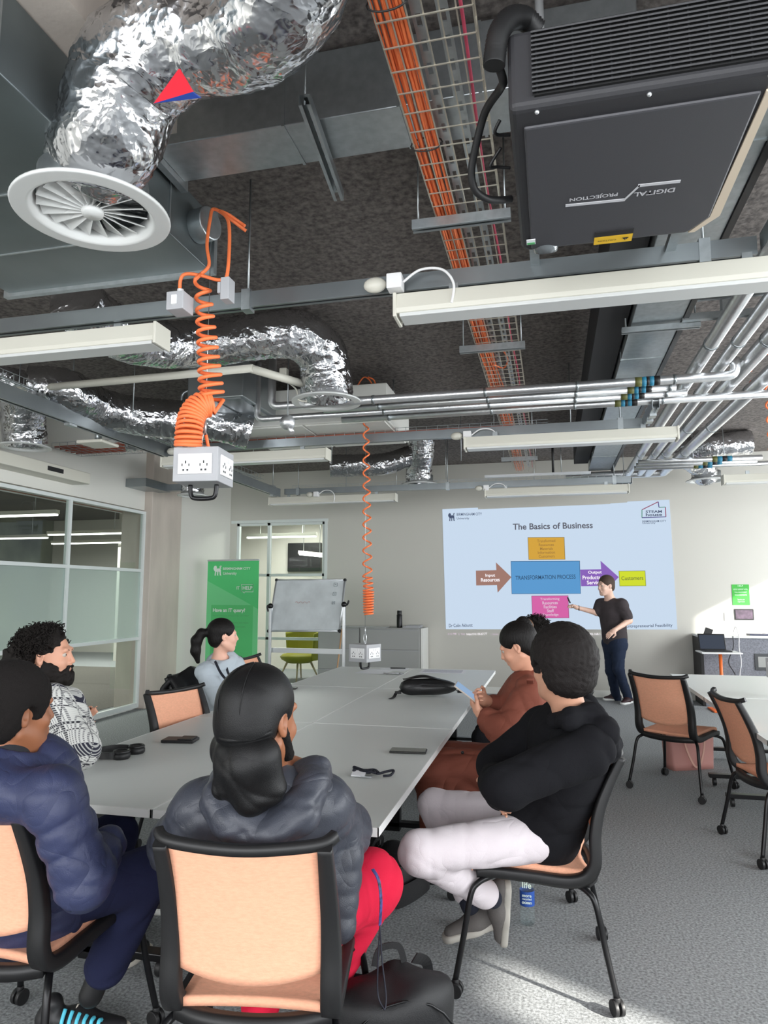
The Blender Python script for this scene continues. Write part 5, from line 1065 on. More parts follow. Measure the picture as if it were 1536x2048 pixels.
class Head:
    # f: where the face points, u: up (made orthogonal), c: centre of the skull, s: scale
    def __init__(s, c, f, u=(0,0,1), sc=1.0):
        s.c = V(c); s.f = V(f).normalized(); u = V(u); s.u = (u-s.f*u.dot(s.f)).normalized(); s.r = s.f.cross(s.u).normalized(); s.s = sc
        s.R = np.array([[s.r.x, s.f.x, s.u.x], [s.r.y, s.f.y, s.u.y], [s.r.z, s.f.z, s.u.z]])
        s.M = Matrix(((s.r.x, s.f.x, s.u.x), (s.r.y, s.f.y, s.u.y), (s.r.z, s.f.z, s.u.z)))
    def p(s, x, y, z): return s.c+(s.r*x+s.f*y+s.u*z)*s.s
    def add(s, b, fem=False):
        k = s.s; E = lambda x, y, z, rx, ry, rz, kk=.02, op='u': b.ell(s.p(x,y,z), (rx*k, ry*k, rz*k), s.R, kk, op)
        C2 = lambda a, c, ra, rb, kk=.01, op='u', wide=None: b.cap(s.p(*a), s.p(*c), ra*k, rb*k, kk, wide=wide, op=op)
        E(0,-.015,.035,.076,.098,.090); E(0,.03,-.02,.064,.068,.092,.03); E(0,.042,-.072,.046,.046,.042,.03)
        E(0,.072,-.100,.020,.018,.016,.02)                                      # chin
        for t in (-1,1): C2((t*.058,-.005,-.055),(t*.022,.068,-.098),.016,.014,.03); E(t*.036,.068,-.030,.024,.022,.022,.02)   # jaw, cheeks
        C2((-.036,.088,.026),(.036,.088,.026),.0095 if fem else .012,.0095 if fem else .012,.015)
        for t in (-1,1): E(t*.031,.101,.006,.016,.012,.010,.012,'s')
        C2((0,.094,.016),(0,.112,-.026),.0070,.0105,.010); 
        for t in (-1,1): E(t*.010,.102,-.031,.007,.009,.006,.006)
        E(0,.098,-.045,.014,.010,.010,.01); C2((-.018,.094,-.060),(.018,.094,-.060),.0065,.0065,.006); C2((-.015,.093,-.071),(.015,.093,-.071),.0075,.0075,.006); E(0,.104,-.0655,.02,.006,.0015,.003,'s')
        for t in (-1,1):
            E(t*.078,-.005,.0,.009,.018,.031,.006); E(t*.084,.000,.002,.007,.010,.018,.004,'s'); E(t*.079,-.001,-.026,.007,.009,.010,.006)
        return b
    def eyes(s, parent):
        mb = MB(); w_ = M.get('eyew') or M.setdefault('eyew', mat('eye_white', (178,168,158), .3)); i_ = M.get('iris') or M.setdefault('iris', mat('iris', (40,26,18), .2))
        for t in (-1,1):
            e = MB(); e.ball(s.p(t*.031,.081,.006), .0125*s.s, 10); e.build('eye', w_, parent); MB().ball(s.p(t*.031,.0895,.006), .0056*s.s, 8).build('iris', i_, parent)
    def brows(s, m, parent):
        for t in (-1,1): MB().tube([s.p(t*(.014+.0075*i), .099-.0008*i*i-.0008*i, .024+.004*math.sin(i*.75)) for i in range(5)], [.0025*s.s, .0042*s.s, .0042*s.s, .0034*s.s, .0015*s.s], 6).build('eyebrow', m, parent)
    def hair(s, m, parent, h=.006, thick=.012, nz=None, extra=None, back=-.06, line=.062, side=.02, name='hair'):
        b = Sdf(nz); k = s.s; b.ell(s.p(0,-.018,.040), ((.078+thick)*k, (.100+thick)*k, (.092+thick)*k), s.R, .02)
        b.ell(s.p(0,-.05,back+.02), ((.066+thick*.8)*k, (.055+thick*.8)*k, .06*k), s.R, .03)
        if extra: extra(b)
        # free the face and the ears
        b.ell(s.p(0,.125,-.035), (.082*k, .095*k, (.035+line)*k), s.R, .012, 's'); b.ell(s.p(0,.03,-.085), (.12*k, .07*k, .075*k), s.R, .015, 's')
        for t in (-1,1): b.ell(s.p(t*.095,.012,-.012), (.03*k, .026*k, .036*k), s.R, .01, 's')
        return b.mesh(h, name, m, parent)
def strands(H, n, L_, r, m, parent, region, name='curls', seed=1, tr=.0022):
    random.seed(seed); mb = MB()
    for _ in range(n):
        while True:
            q = V((random.gauss(0,1), random.gauss(0,1), random.gauss(0,1))).normalized()
            if region(q): break
        base = H.p(q.x*r[0], q.y*r[1]-.018, q.z*r[2]+.04); d = (H.M@q); d = (d+V((random.gauss(0,.35),random.gauss(0,.35),random.gauss(0,.35)))).normalized(); e1 = d.orthogonal().normalized(); e2 = d.cross(e1); ph = random.random()*6; R = .004+random.random()*.005; l_ = L_*(.5+random.random()*.8)
        mb.tube([base+d*l_*(i/9)+(e1*math.cos(ph+i*1.15)+e2*math.sin(ph+i*1.15))*R for i in range(10)], tr, 4)
    random.seed(7); return mb.build(name, m, parent, fix=False)
def hand(b, wr, tip, palmn, sc=1.0, curl=.5, side=1, k=.006, spread=1.0):
    # wr: wrist, tip: direction the fingers point; palmn: direction the palm faces; side: +1 thumb on dir x palmn side
    wr = V(wr); d = V(tip).normalized(); n_ = V(palmn); n_ = (n_-d*n_.dot(d)).normalized(); s_ = d.cross(n_).normalized()*side; S_ = sc
    b.cap(wr, wr+d*.035*S_, .024*S_, .027*S_, .02, wide=(s_, 1.25)); b.cap(wr+d*.035*S_, wr+d*.085*S_, .016*S_, .015*S_, .015, wide=(s_, 2.3))
    for i, (o, l_) in enumerate(((.030,.068),(.010,.076),(-.010,.070),(-.029,.055))):
        p = wr+d*(.088-.004*abs(i-1))*S_+s_*o*S_; a = 0; r = .0092*S_
        for j, fr in enumerate((.45,.32,.23)):
            a += curl*(.55,.8,.7)[j]*(1+.12*i); q = p+(d*math.cos(a)+n_*math.sin(a)+s_*o*.6*spread*(1 if j == 0 else 0)).normalized()*l_*fr*S_; b.cap(p, q, r, r*.9, k*.6 if j else k); p = q; r *= .9
    p = wr+d*.022*S_+s_*.028*S_; q = p+(d*.55+s_*.75+n_*.35).normalized()*.040*S_; b.cap(p, q, .0135*S_, .011*S_, k*2); q2 = q+(d*.9+s_*.1+n_*.45*max(.3,curl)).normalized()*.030*S_; b.cap(q, q2, .0105*S_, .009*S_, k); q3 = q2+(d*.8-s_*.3*curl+n_*.5*curl).normalized()*.022*S_; b.cap(q2, q3, .009*S_, .0078*S_, k)
    return b
def person(name_loc, label, group=None):
    o = thing('person', label, 'person', name_loc, 0); return o
def reparent(o, root):                                          # keep world placement under the root empty
    o.data.transform(Matrix.Translation(-V(root.location)))
def finish(root):
    for c in root.children: reparent(c, root)
    for c in root.children:
        for g in c.children: g.data.transform(Matrix.Translation(-V(root.location)))
def shoe(parent, heel, toe, um, sm, w_=.045, h=.055, up=(0,0,1), name='shoe'):
    heel, toe = V(heel), V(toe); d = (toe-heel).normalized(); up = V(up); up = (up-d*up.dot(d)).normalized(); sd = d.cross(up)
    L_ = (toe-heel).length; b = Sdf()
    b.cap(heel+d*.03+up*.045, heel+d*L_*.45+up*.045, .036, .040, .03, wide=(sd, 1.05)); b.cap(heel+d*L_*.45+up*.042, toe-d*.045+up*.030, .038, .026, .04, wide=(sd, 1.25)); b.cap(heel+d*.035+up*.05, heel+d*.05+up*.095, .036, .034, .02); b.half(heel+up*.016, -up)
    s_ = b.mesh(.006, name, um, parent)
    b = Sdf(); b.cap(heel+d*.035+up*.014, heel+d*L_*.5+up*.012, .041, .038, .03, wide=(sd, 1.05)); b.cap(heel+d*L_*.5+up*.012, toe-d*.038+up*.014, .038, .034, .03, wide=(sd, 1.25)); b.half(heel+up*.030, up, .004); b.half(heel, -up, .004)
    so_ = b.mesh(.006, 'sole', sm, s_)
    lc = MB()
    for i in range(5):
        c = heel+d*(L_*.42+i*.02)+up*(.090-.008*i); lc.tube([c-sd*.022-up*.006, c+up*.004, c+sd*.022-up*.006], .0028, 6)
    lc.build('laces', sm, s_); return s_
def dn(p, z): return V((p.x, p.y, z))
# ---------- A: bearded man in checked jacket, left side of the table
t = 3.32
o = person((-2.62, 3.05, 0), 'seated person with curly black hair and beard in a black and white checked jacket')
hA = D(96, 1312, t); H = Head(hA, (.93,.30,.02), (.02,0,1), 1.04); b = Sdf(); H.add(b)
nk = D(75, 1372, t+.05); b.cap(nk+V((0,0,-.03)), hA+V((-.03,0,-.05)), .062, .055, .03)
pel = V((-2.60, 3.08, .56)); ch = V((-2.58, 3.02, 1.0))
b.cap(pel, ch, .13, .14, .05, wide=((0,1,0),1.25))
shR, shL = D(100, 1410, 3.12), D(70, 1385, 3.58); elR, elL = D(160, 1500, 3.05), D(150, 1478, 3.5); haR = D(158, 1440, 3.35)
b.cap(shR, elR, .045, .038, .03).cap(elR, haR, .036, .028, .03).cap(shL, elL, .045, .038, .03).cap(elL, D(140,1460,3.2), .036, .028, .03)
hand(b, D(140,1456,3.3), D(160,1437,3.34)-D(140,1456,3.3), (.3,-.8,-.2), .95, .5)
for sy in (-1,1): hp = pel+V((.02,sy*.1,-.03)); kn = V((-2.13, 3.05+sy*.13, .53)); an = V((-2.05, 3.05+sy*.14, .1)); b.cap(hp, kn, .075, .058, .03).cap(kn, an, .05, .036, .03)
sk = b.mesh(.014, 'body', SK['olive'], o, fine=[(hA-V((.14,.14,.16)), hA+V((.15,.15,.16)), .0045)])
H.eyes(o); H.brows(HB, o)
def pl(n_):
    m = bpy.data.materials.new(n_); m.use_nodes = True; n = m.node_tree.nodes; l = m.node_tree.links; bs = n['Principled BSDF']; bs.inputs['Roughness'].default_value = .9
    tc = n.new('ShaderNodeTexCoord'); cur = None
    mp0 = n.new('ShaderNodeMapping'); mp0.inputs['Rotation'].default_value = (.5,.5,.35); l.new(tc.outputs['Object'], mp0.inputs[0])
    def stripes(axis, sc, lo, ph=0):
        s = n.new('ShaderNodeSeparateXYZ'); l.new(mp0.outputs[0], s.inputs[0]); a = n.new('ShaderNodeMath'); a.operation = 'MULTIPLY_ADD'; a.inputs[1].default_value = sc; a.inputs[2].default_value = ph; l.new(s.outputs[axis], a.inputs[0])
        f = n.new('ShaderNodeMath'); f.operation = 'FRACT'; l.new(a.outputs[0], f.inputs[0]); g = n.new('ShaderNodeMath'); g.operation = 'LESS_THAN'; g.inputs[1].default_value = lo; l.new(f.outputs[0], g.inputs[0]); return g
    def mixc(fac, a, b_, fval=None):
        mx = n.new('ShaderNodeMix'); mx.data_type = 'RGBA'
        if fac is not None: l.new(fac.outputs[0], mx.inputs[0])
        for i, q in ((6,a),(7,b_)):
            if isinstance(q, tuple): mx.inputs[i].default_value = (*srgb(q), 1)
            else: l.new(q.outputs[2], mx.inputs[i])
        return mx
    base = (208,208,204); tw = stripes(0, 120, .4); tw2 = stripes(2, 110, .4)
    c = mixc(tw, base, (118,118,120)); c = mixc(tw2, c, (196,196,192))
    for ax, sc_, w_, ph, cc in ((0,9,.10,0,(50,50,56)),(0,9,.05,.25,(60,60,66)),(2,9,.10,0,(50,50,56)),(2,9,.05,.27,(60,60,66)),(0,3,.15,.5,(36,36,52)),(2,3,.15,.45,(36,36,52)),(1,9,.06,.3,(70,70,74))):
        q = stripes(ax, sc_, w_, ph); h_ = mixc(tw if ax == 2 else tw2, cc, (170,170,168)); c = mixc(q, c, h_)
    l.new(c.outputs[2], bs.inputs['Base Color']); return m
g = Sdf(folds(.006, 9, 26, 1)); W_ = (0,1,0)
g.cap(pel+V((0,0,-.02)), ch+V((0,0,-.05)), .165, .17, .05, wide=(W_,1.25)); g.cap(ch, nk+V((-.01,0,-.09)), .165, .10, .05, wide=(W_,1.25)); g.cap(shR, shL, .085, .085, .05)
g.cap(shR, elR, .085, .076, .05).cap(elR, D(120,1478,3.2), .078, .055, .04).cap(shL, elL, .085, .074, .05).cap(elL, D(130,1470,3.25), .07, .05, .04)
g.cap(D(140,1400,3.3), D(165,1475,3.25), .06, .07, .06); g.ell(nk+V((0,0,.005)), (.075,.08,.05), None, .02); g.ell(nk+V((.03,0,.055)), (.060,.060,.06), None, .01, 's')
g.mesh(.0095, 'checked_jacket', pl('checked_cloth'), o)
g = Sdf(); g.cap(nk+V((.01,0,-.07)), nk+V((.01,0,.03)), .082, .064, .02); g.mesh(.008, 'dark_scarf', mat('scarf', (30,24,40), .8), o)
g = Sdf(curly(.004, 80))
g.ell(H.p(0,.052,-.100), (.062,.060,.050), H.R, .02); g.ell(H.p(0,.085,-.098), (.038,.034,.045), H.R, .015)
for t_ in (-1,1): g.ell(H.p(t_*.052,.030,-.062), (.026,.042,.045), H.R, .02); g.cap(H.p(t_*.072,.004,-.015), H.p(t_*.066,.014,-.06), .008, .016, .012); g.cap(H.p(t_*.022,.100,-.052), H.p(t_*.036,.090,-.072), .007, .010, .008)
g.cap(H.p(-.02,.104,-.049), H.p(.02,.104,-.049), .0055, .0055, .005); g.ell(H.p(0,.112,-.066), (.017,.02,.010), H.R, .004, 's')
g.mesh(.005, 'beard', HC, o)
g = Sdf(curly(.011, 55)); g.ell(H.p(0,-.035,.06), (.115,.115,.085), H.R, .02); g.ell(H.p(0,-.105,-.005), (.112,.085,.085), H.R, .03); g.ell(H.p(0,-.14,-.05), (.10,.075,.055), H.R, .03); g.ell(H.p(0,.13,-.03), (.12,.075,.088), H.R, .012, 's'); g.ell(H.p(0,.035,-.08), (.13,.06,.075), H.R, .012, 's')
hr = g.mesh(.0065, 'curly_hair', HC, o)
strands(H, 900, .035, (.112,.118,.085), HC, hr, lambda q: (q.y < .45 and q.z > -.1) or (q.y < -.1 and q.z > -1), 'curls', 3)
tr = Sdf(folds(.004, 9, 20, 2)); BT = cloth('black_trousers', (24,24,28))
for sy in (-1,1): hp = pel+V((.02,sy*.1,-.03)); kn = V((-2.13, 3.05+sy*.13, .53)); an = V((-2.05, 3.05+sy*.14, .1)); tr.cap(hp, kn, .09, .072, .03).cap(kn, an, .068, .055, .03)
tr.mesh(.012, 'trousers', BT, o)
for sy in (-1,1): shoe(o, (-2.09, 3.05+sy*.14, .0), (-1.82, 3.05+sy*.15, 0), mat('boot', (40,36,34), .6) if sy < 0 else bpy.data.materials['boot'], M['white'])
finish(o)
# ---------- B: man in navy padded jacket, lower left
t = 2.12
o = person((-1.68, 2.1, 0), 'seated person with short black hair in a navy padded jacket at the lower left')
hB = D(26, 1425, t); H = Head(hB, (.42,.90,.02), (0,0,1), 1.04); b = Sdf(); H.add(b); nk = D(10, 1515, t-.03)
b.cap(nk+V((0,0,-.06)), hB+V((-.02,-.02,-.05)), .065, .060, .03); pel = V((-1.70, 2.06, .56)); ch = V((-1.66, 1.93, .93)); b.cap(pel, ch, .13, .14, .05, wide=((1,0,0),1.25))
shR = D(108, 1592, 1.98); elR = D(168, 1760, 1.98); wrR = D(215, 1690, 2.15); shL = D(-120, 1600, 2.1); elL = shL+V((0,.1,-.3)); wrL = elL+V((.2,.22,.0))
b.cap(shR, elR, .045, .038).cap(elR, wrR, .036, .028).cap(shL, elL, .045, .038).cap(elL, wrL, .036, .028); hand(b, wrR, D(178,1640,2.3)-wrR, (-.3,.2,-.9), .95, .7); hand(b, wrL, (.8,.5,.1), (0,0,-1), .95, .4, -1)
kR, aR = D(300, 1745, 2.45), D(182, 1990, 2.38); kL, aL = V((-1.76, 2.62, .56)), V((-1.78, 2.68, .1)); hpR, hpL = pel+V((.10,0,-.02)), pel+V((-.10,0,-.02))
b.cap(hpR, kR, .075, .058).cap(kR, aR, .05, .036).cap(hpL, kL, .075, .058).cap(kL, aL, .05, .036)
b.mesh(.014, 'body', SK['brown'], o, fine=[(hB-V((.14,.14,.18)), hB+V((.15,.15,.15)), .0045)])
H.hair(hairm('short_b', (24,21,20), sc=260, r=.7), o, thick=.024, nz=curly(.0025, 150), back=-.045, line=.07)
Q = (.075,.011); g = Sdf(folds(.004, 12, 30, 3)); W_ = (1,0,0)
NJ = cloth('navy_padding', (48,54,84), .5, 11, .05, 30, .02, spec=.4)
g.cap(pel+V((0,-.01,-.05)), ch+V((0,0,.02)), .15, .155, .04, wide=(W_,1.35), quilt=Q); g.cap(shR+V((-.03,0,0)), shL, .075, .08, .05); g.cap(shR, elR, .082, .074, .03, quilt=Q).cap(elR, wrR, .074, .054, .03, quilt=Q).cap(shL, elL, .095, .08, .04, quilt=Q).cap(elL, wrL, .08, .055, .04, quilt=Q)
g.cap(nk+V((0,0,-.08)), nk+V((0,0,-.03)), .115, .098, .04); g.ell(nk+V((.01,.02,.03)), (.07,.07,.075), None, .02, 's'); g.ell(nk+V((-.02,-.10,-.06)), (.15,.07,.08), None, .04)
g.mesh(.0085, 'padded_jacket', NJ, o)
g = Sdf(folds(.004, 20, 40)); g.cap(nk+V((0,0,-.07)), nk+V((0,0,-.005)), .085, .075, .02); g.mesh(.008, 'dark_collar', mat('dark_collar', (34,36,42), .9), o)
NT = cloth('navy_trousers', (30,34,62), w1=8, d1=.04); tr = Sdf(folds(.005, 9, 24, 4)); tr.cap(hpR, kR, .095, .082, .04).cap(kR, D(212,1930,2.40), .078, .070, .04).cap(hpL, kL, .095, .08, .04).cap(kL, aL+V((0,0,.04)), .075, .062, .04); tr.mesh(.010, 'trousers', NT, o)
for p_, q_ in ((D(208,1928,2.40), aR), (kL*.2+aL*.8, aL)): Sdf().cap(p_, q_, .042, .040).mesh(.010, 'sock', M['black'], o)
hl = D(140, 2015, 2.1); hl.z = 0; hl = V((-1.80, 2.27, 0)); te = V((-1.47, 2.33, 0))
s_ = shoe(o, hl, te, mat('black_sneaker', (30,30,32), .5), mat('pale_sole', (206,200,188), .6), .05)
cy = mat('cyan_stripe', (90,200,224), .5); d_ = (te-hl).normalized(); sd = d_.cross(V((0,0,1)))
for i in range(6): c = hl+d_*(.11+.026*i); MB().tube(smooth_path([c+sd*.055+V((0,0,.05)), c+sd*.048+V((0,0,.07)), c+sd*.028+V((0,0,.094-.006*i))], 4), [.007]*9, 6).build('cyan_stripe', cy, s_)
shoe(o, (-1.80, 2.62, 0), (-1.74, 2.88, 0), bpy.data.materials['black_sneaker'], bpy.data.materials['pale_sole'])
MB().bb(D(163,1655,2.3)-V((.03,.02,.04)), D(163,1655,2.3)+V((.03,.02,.04))).build('striped_cuff', mat('striped_cuff', (150,160,190), .8), o, bevel=.01)
finish(o)
# ---------- C: man with black head wrap, centre front
o = person((-.84, 1.98, 0), 'seated person in a black satin head wrap, dark padded jacket and red trousers')
hC = D(519, 1440, 1.95); H = Head(hC, (.28,.95,-.02), (0,0,1), 1.12); b = Sdf(); H.add(b); nk = D(520, 1560, 1.95)
b.cap(nk+V((-.01,.02,-.06)), hC+V((-.01,0,-.05)), .062, .058, .03); pel = V((-.86, 2.12, .56)); ch = V((-.83, 2.02, .90)); b.cap(pel, ch, .13, .15, .05, wide=((1,.2,0),1.25))
shL, shR = D(402, 1622, 2.00), D(645, 1612, 2.04); elL, elR = D(352, 1690, 2.15), D(690, 1660, 2.22); wL, wR = D(420, 1600, 2.45), D(620, 1610, 2.45)
b.cap(shL, elL, .048, .04).cap(elL, wL, .038, .03).cap(shR, elR, .048, .04).cap(elR, wR, .038, .03); hand(b, wL, (.9,.3,0), (0,0,-1), .95, .3, 1); hand(b, wR, (-.9,.3,.05), (0,0,-1), .95, .3, -1)
hpR, hpL = pel+V((.10,0,-.02)), pel+V((-.10,0,-.02)); kR, kL = D(742, 1765, 2.30), V((-.98, 2.52, .56)); aR, aL = D(640, 2030, 2.25), D(520, 2040, 2.22)
b.cap(hpR, kR, .08, .06).cap(kR, aR, .055, .04).cap(hpL, kL, .08, .06).cap(kL, aL, .055, .04)
b.mesh(.014, 'body', SK['brown'], o, fine=[(hC-V((.14,.14,.18)), hC+V((.16,.16,.15)), .005)])
g = Sdf(curly(.0015, 200)); g.cap(H.p(.070,.008,-.02), H.p(.052,.05,-.085), .014, .020, .015); g.mesh(.005, 'beard', HB, o)
SAT = cloth('black_satin', (13,13,14), .46, 5, .014, 12, .004, weave=500, spec=.32)
def dr(b): pass
g = Sdf(folds(.0010, 9, 22, 2)); k = H.s; g.ell(H.p(0,-.018,.045), (.088*k,.110*k,.098*k), H.R, .02); g.ell(H.p(0,-.055,-.01), (.078*k,.070*k,.07*k), H.R, .03); g.ell(H.p(0,.12,-.05), (.12*k,.085*k,.115*k), H.R, .01, 's')
for t_ in (-1,1): g.ell(H.p(t_*.10,.005,-.02), (.035*k,.035*k,.045*k), H.R, .01, 's')
wr = g.mesh(.005, 'head_wrap', SAT, o)
def on(a, e):                                                   # a point on the wrap surface from angles around the head
    q = V((math.sin(a)*math.cos(e), -math.cos(a)*math.cos(e), math.sin(e))); return H.p(q.x*.0895, q.y*.112-.018, q.z*.0995+.045)
for a0 in (-.28,.42): MB().tube([on(a0*(1-.0*i)+(.05 if a0 > 0 else -.05)*i/6, -.55+i*.17) for i in range(13)], .0016, 6).build('seam', SAT, wr)
MB().sweep([H.p(math.sin(a)*.088, -math.cos(a)*.108-.012, -.030+.028*(1-math.cos(a))*.9) for a in [x*.12 for x in range(-10,11)]], [(-.003,-.007),(.003,-.007),(.003,.007),(-.003,.007)], smooth=True).build('tie_band', SAT, wr)
g = Sdf(folds(.0035, 14, 30, 1)); g.ell(H.p(.012,-.080,-.078), (.086,.044,.062), H.R, .03); g.ell(H.p(.058,-.052,-.066), (.045,.040,.048), H.R, .03); g.ell(H.p(-.05,-.062,-.060), (.044,.040,.046), H.R, .03); g.cap(H.p(-.025,-.102,-.062), H.p(-.03,-.094,-.15), .018, .026, .02); g.cap(H.p(.02,-.088,-.10), H.p(.03,-.060,-.17), .045, .046, .04); g.cap(H.p(.065,-.05,-.08), H.p(.07,-.03,-.15), .028, .04, .04)
g.mesh(.005, 'wrap_tail', SAT, o)
PJ = cloth('charcoal_padding', (58,61,70), .45, 10, .055, 26, .02, spec=.45); g = Sdf(folds(.005, 11, 30, 5)); W_ = (1,.2,0)
g.cap(pel+V((.0,.02,-.06)), ch+V((0,.0,-.04)), .135, .15, .04, wide=(W_,1.35), quilt=(.085,.010)); g.cap(shL+V((0,.02,-.02)), shR+V((-.02,.02,-.02)), .07, .07, .05); g.cap(ch+V((0,0,.0)), nk+V((0,.05,-.09)), .135, .10, .05, wide=(W_,1.5))
g.cap(shL, elL, .082, .080, .03, quilt=(.09,.009)).cap(elL, wL, .078, .058, .03, quilt=(.08,.009)).cap(shR, elR, .080, .082, .03, quilt=(.09,.009)).cap(elR, wR, .078, .058, .03, quilt=(.08,.009)); g.cap(D(690,1690,2.12), D(680,1850,2.06), .055, .05, .03, quilt=(.06,.008)); g.cap(shR+V((0,.0,.0)), nk+V((.03,.03,-.05)), .072, .085, .04); g.cap(shL, nk+V((-.03,.03,-.05)), .075, .085, .04)
g.mesh(.009, 'padded_jacket', PJ, o)
g = Sdf(folds(.006, 15, 38, 6)); N_ = [D(440,1600,1.90), D(464,1645,1.86), D(535,1668,1.85), D(600,1628,1.89), D(622,1572,1.96), D(628,1548,2.04)]
for p, q in zip(N_, N_[1:]): g.cap(p, q, .046, .048, .03)
g.cap(D(448,1560,2.0), N_[0], .04, .046, .03).cap(D(604,1550,2.02), N_[-1], .036, .046, .03); g.cap(D(500,1625,1.93), D(565,1620,1.93), .055, .055, .04); g.mesh(.008, 'hood', PJ, o)
RT = cloth('red_trousers', (200,26,58), w1=7, d1=.05, w2=18, d2=.02); tr = Sdf(folds(.006, 9, 24, 7)); tr.cap(hpR+V((.02,0,0)), kR, .105, .095, .05).cap(kR, aR+V((.03,0,.10)), .088, .062, .05).cap(hpL, kL, .10, .085, .05).cap(kL, aL+V((0,0,.05)), .08, .062, .05); tr.mesh(.009, 'trousers', RT, o)
for a_ in (aR, aL): Sdf().cap(a_+V((0,0,.08)), a_, .042, .040).mesh(.010, 'sock', M['white'], o)
for a_ in (aR, aL): shoe(o, (a_.x-.0, a_.y-.07, 0), (a_.x+.02, a_.y+.2, 0), M['edge'], M['white'])
ky = D(745, 1738, 2.16); MB().sweep(smooth_path([ky, D(757,1760,2.14), D(762,1800,2.12), D(760,1850,2.12)], 8), [(-.006,-.001),(.006,-.001),(.006,.001),(-.006,.001)], up=(1,-.5,.2)).build('lanyard', mat('blue_white_strap', (50,56,110), .6, var=.9, vscale=70), o)
for dx in (-4, 4): MB().tube(smooth_path([D(760,1850,2.12), D(760+dx,1920,2.1), D(764+dx*2,1990,2.08), D(770,2020,2.06)], 8), .0025, 6).build('cord', bpy.data.materials['navy_strap'], o)
finish(o)
# ---------- D: woman in grey sweater
t = 5.3
o = person((-2.48, 5.05, 0), 'seated person with a black ponytail in a pale grey sweater with a lanyard')
hD = D(446, 1272, t); H = Head(hD, (.80,.58,.0), (0,0,1), .98); b = Sdf(); H.add(b, True); nk = D(437, 1318, t)
b.cap(nk+V((0,0,-.06)), hD+V((-.02,0,-.05)), .048, .045, .03); pel = V((-2.50, 5.05, .56)); ch = V((-2.50, 5.02, .95)); b.cap(pel, ch, .11, .12, .05, wide=((0,1,0),1.2))
shR, shL = D(412, 1345, 5.12), D(468, 1335, 5.42); elR, elL = D(440, 1400, 5.05), D(490, 1395, 5.35); wR, wL = D(500, 1395, 5.05), D(520, 1400, 5.3)
b.cap(shR, elR, .04, .033).cap(elR, wR, .03, .024).cap(shL, elL, .04, .033).cap(elL, wL, .03, .024); hand(b, wR, (1,.2,0), (0,0,-1), .88, .3, 1); hand(b, wL, (1,-.2,0), (0,0,-1), .88, .3, -1)
for sy in (-1,1): b.cap(pel+V((0,sy*.09,-.02)), V((-2.02,5.05+sy*.1,.55)), .07, .055).cap(V((-2.02,5.05+sy*.1,.55)), V((-2.0,5.05+sy*.1,.1)), .05, .036)
b.mesh(.014, 'body', SK['light'], o, fine=[(hD-V((.13,.13,.15)), hD+V((.14,.14,.14)), .005)]); H.eyes(o); H.brows(HB, o)
def pony(b):
    q = [H.p(0,-.115,.03), H.p(0,-.165,.025), H.p(0,-.20,-.03), H.p(0,-.205,-.11), H.p(0,-.185,-.19)]
    for a_, c_, ra, rb in zip(q, q[1:], (.022,.034,.040,.036), (.034,.040,.036,.016)): b.cap(a_, c_, ra, rb, .02)
H.hair(HS, o, thick=.010, extra=pony, back=-.05, line=.062)
GS = cloth('grey_sweater', (184,194,202), w1=8, d1=.06, weave=200); g = Sdf(folds(.006, 10, 26, 8)); W_ = (0,1,0)
g.cap(pel, ch, .15, .14, .05, wide=(W_,1.25)); g.cap(ch, nk+V((0,0,-.075)), .13, .075, .05, wide=(W_,1.3)); g.cap(shR, shL, .07, .07, .05); g.cap(shR, elR, .072, .062, .04).cap(elR, wR, .062, .045, .04).cap(shL, elL, .072, .062, .04).cap(elL, wL, .062, .045, .04); g.ell(nk+V((.02,0,.0)), (.065,.065,.05), None, .015, 's'); g.mesh(.010, 'sweater', GS, o)
MB().sweep(smooth_path([D(430,1322,5.12), D(441,1345,5.05), D(455,1362,4.98), D(472,1378,5.0)], 6), [(-.009,-.001),(.009,-.001),(.009,.001),(-.009,.001)], up=(.3,-1,0)).build('lanyard', bpy.data.materials['navy_strap'], o)
MB().sweep(smooth_path([D(450,1322,5.3), D(456,1345,5.15), D(466,1362,5.0), D(474,1380,5.0)], 6), [(-.009,-.001),(.009,-.001),(.009,.001),(-.009,.001)], up=(.3,-1,0)).build('lanyard', bpy.data.materials['navy_strap'], o)
tr = Sdf(); 
for sy in (-1,1): tr.cap(pel+V((0,sy*.09,-.03)), V((-2.02,5.05+sy*.1,.55)), .085, .07).cap(V((-2.02,5.05+sy*.1,.55)), V((-2.0,5.05+sy*.1,.1)), .065, .05)
tr.mesh(.014, 'trousers', BT, o)
for sy in (-1,1): shoe(o, (-2.06, 5.05+sy*.1, 0), (-1.8, 5.05+sy*.1, 0), M['white'], M['edge'])
finish(o)
# ---------- E: woman with bun in brown coat, looking at a phone
t = 3.78
o = person((-.29, 3.98, 0), 'seated person with a hair bun in a long brown coat, looking at a phone')
hE = D(1037, 1292, t); H = Head(hE, (-.90,.12,-.42), (-.42,0,.9), .96); b = Sdf(); H.add(b, True); nk = D(1062, 1345, t+.02)
b.cap(nk+V((0,0,-.05)), hE+H.f*-.03*1+H.u*-.05, .050, .047, .03); pel = V((-.22, 4.0, .56)); ch = V((-.13, 3.98, .96)); b.cap(pel, ch, .11, .12, .05, wide=((0,1,0),1.2))
shL, shR = D(1062, 1388, 3.60), D(1045, 1375, 3.98); elL, elR = D(1012, 1468, 3.52), D(985, 1440, 3.9); wL, wR = D(962, 1428, 3.62), D(975, 1402, 3.75)
b.cap(shL, elL, .042, .035).cap(elL, wL, .032, .025).cap(shR, elR, .042, .035).cap(elR, wR, .032, .025)
hand(b, wL, D(940,1402,3.70)-wL, (-.1,.6,.6), .92, .75, -1, .004); hand(b, wR, D(950,1393,3.70)-wR, (-.2,-.6,.3), .92, .9, 1, .004)
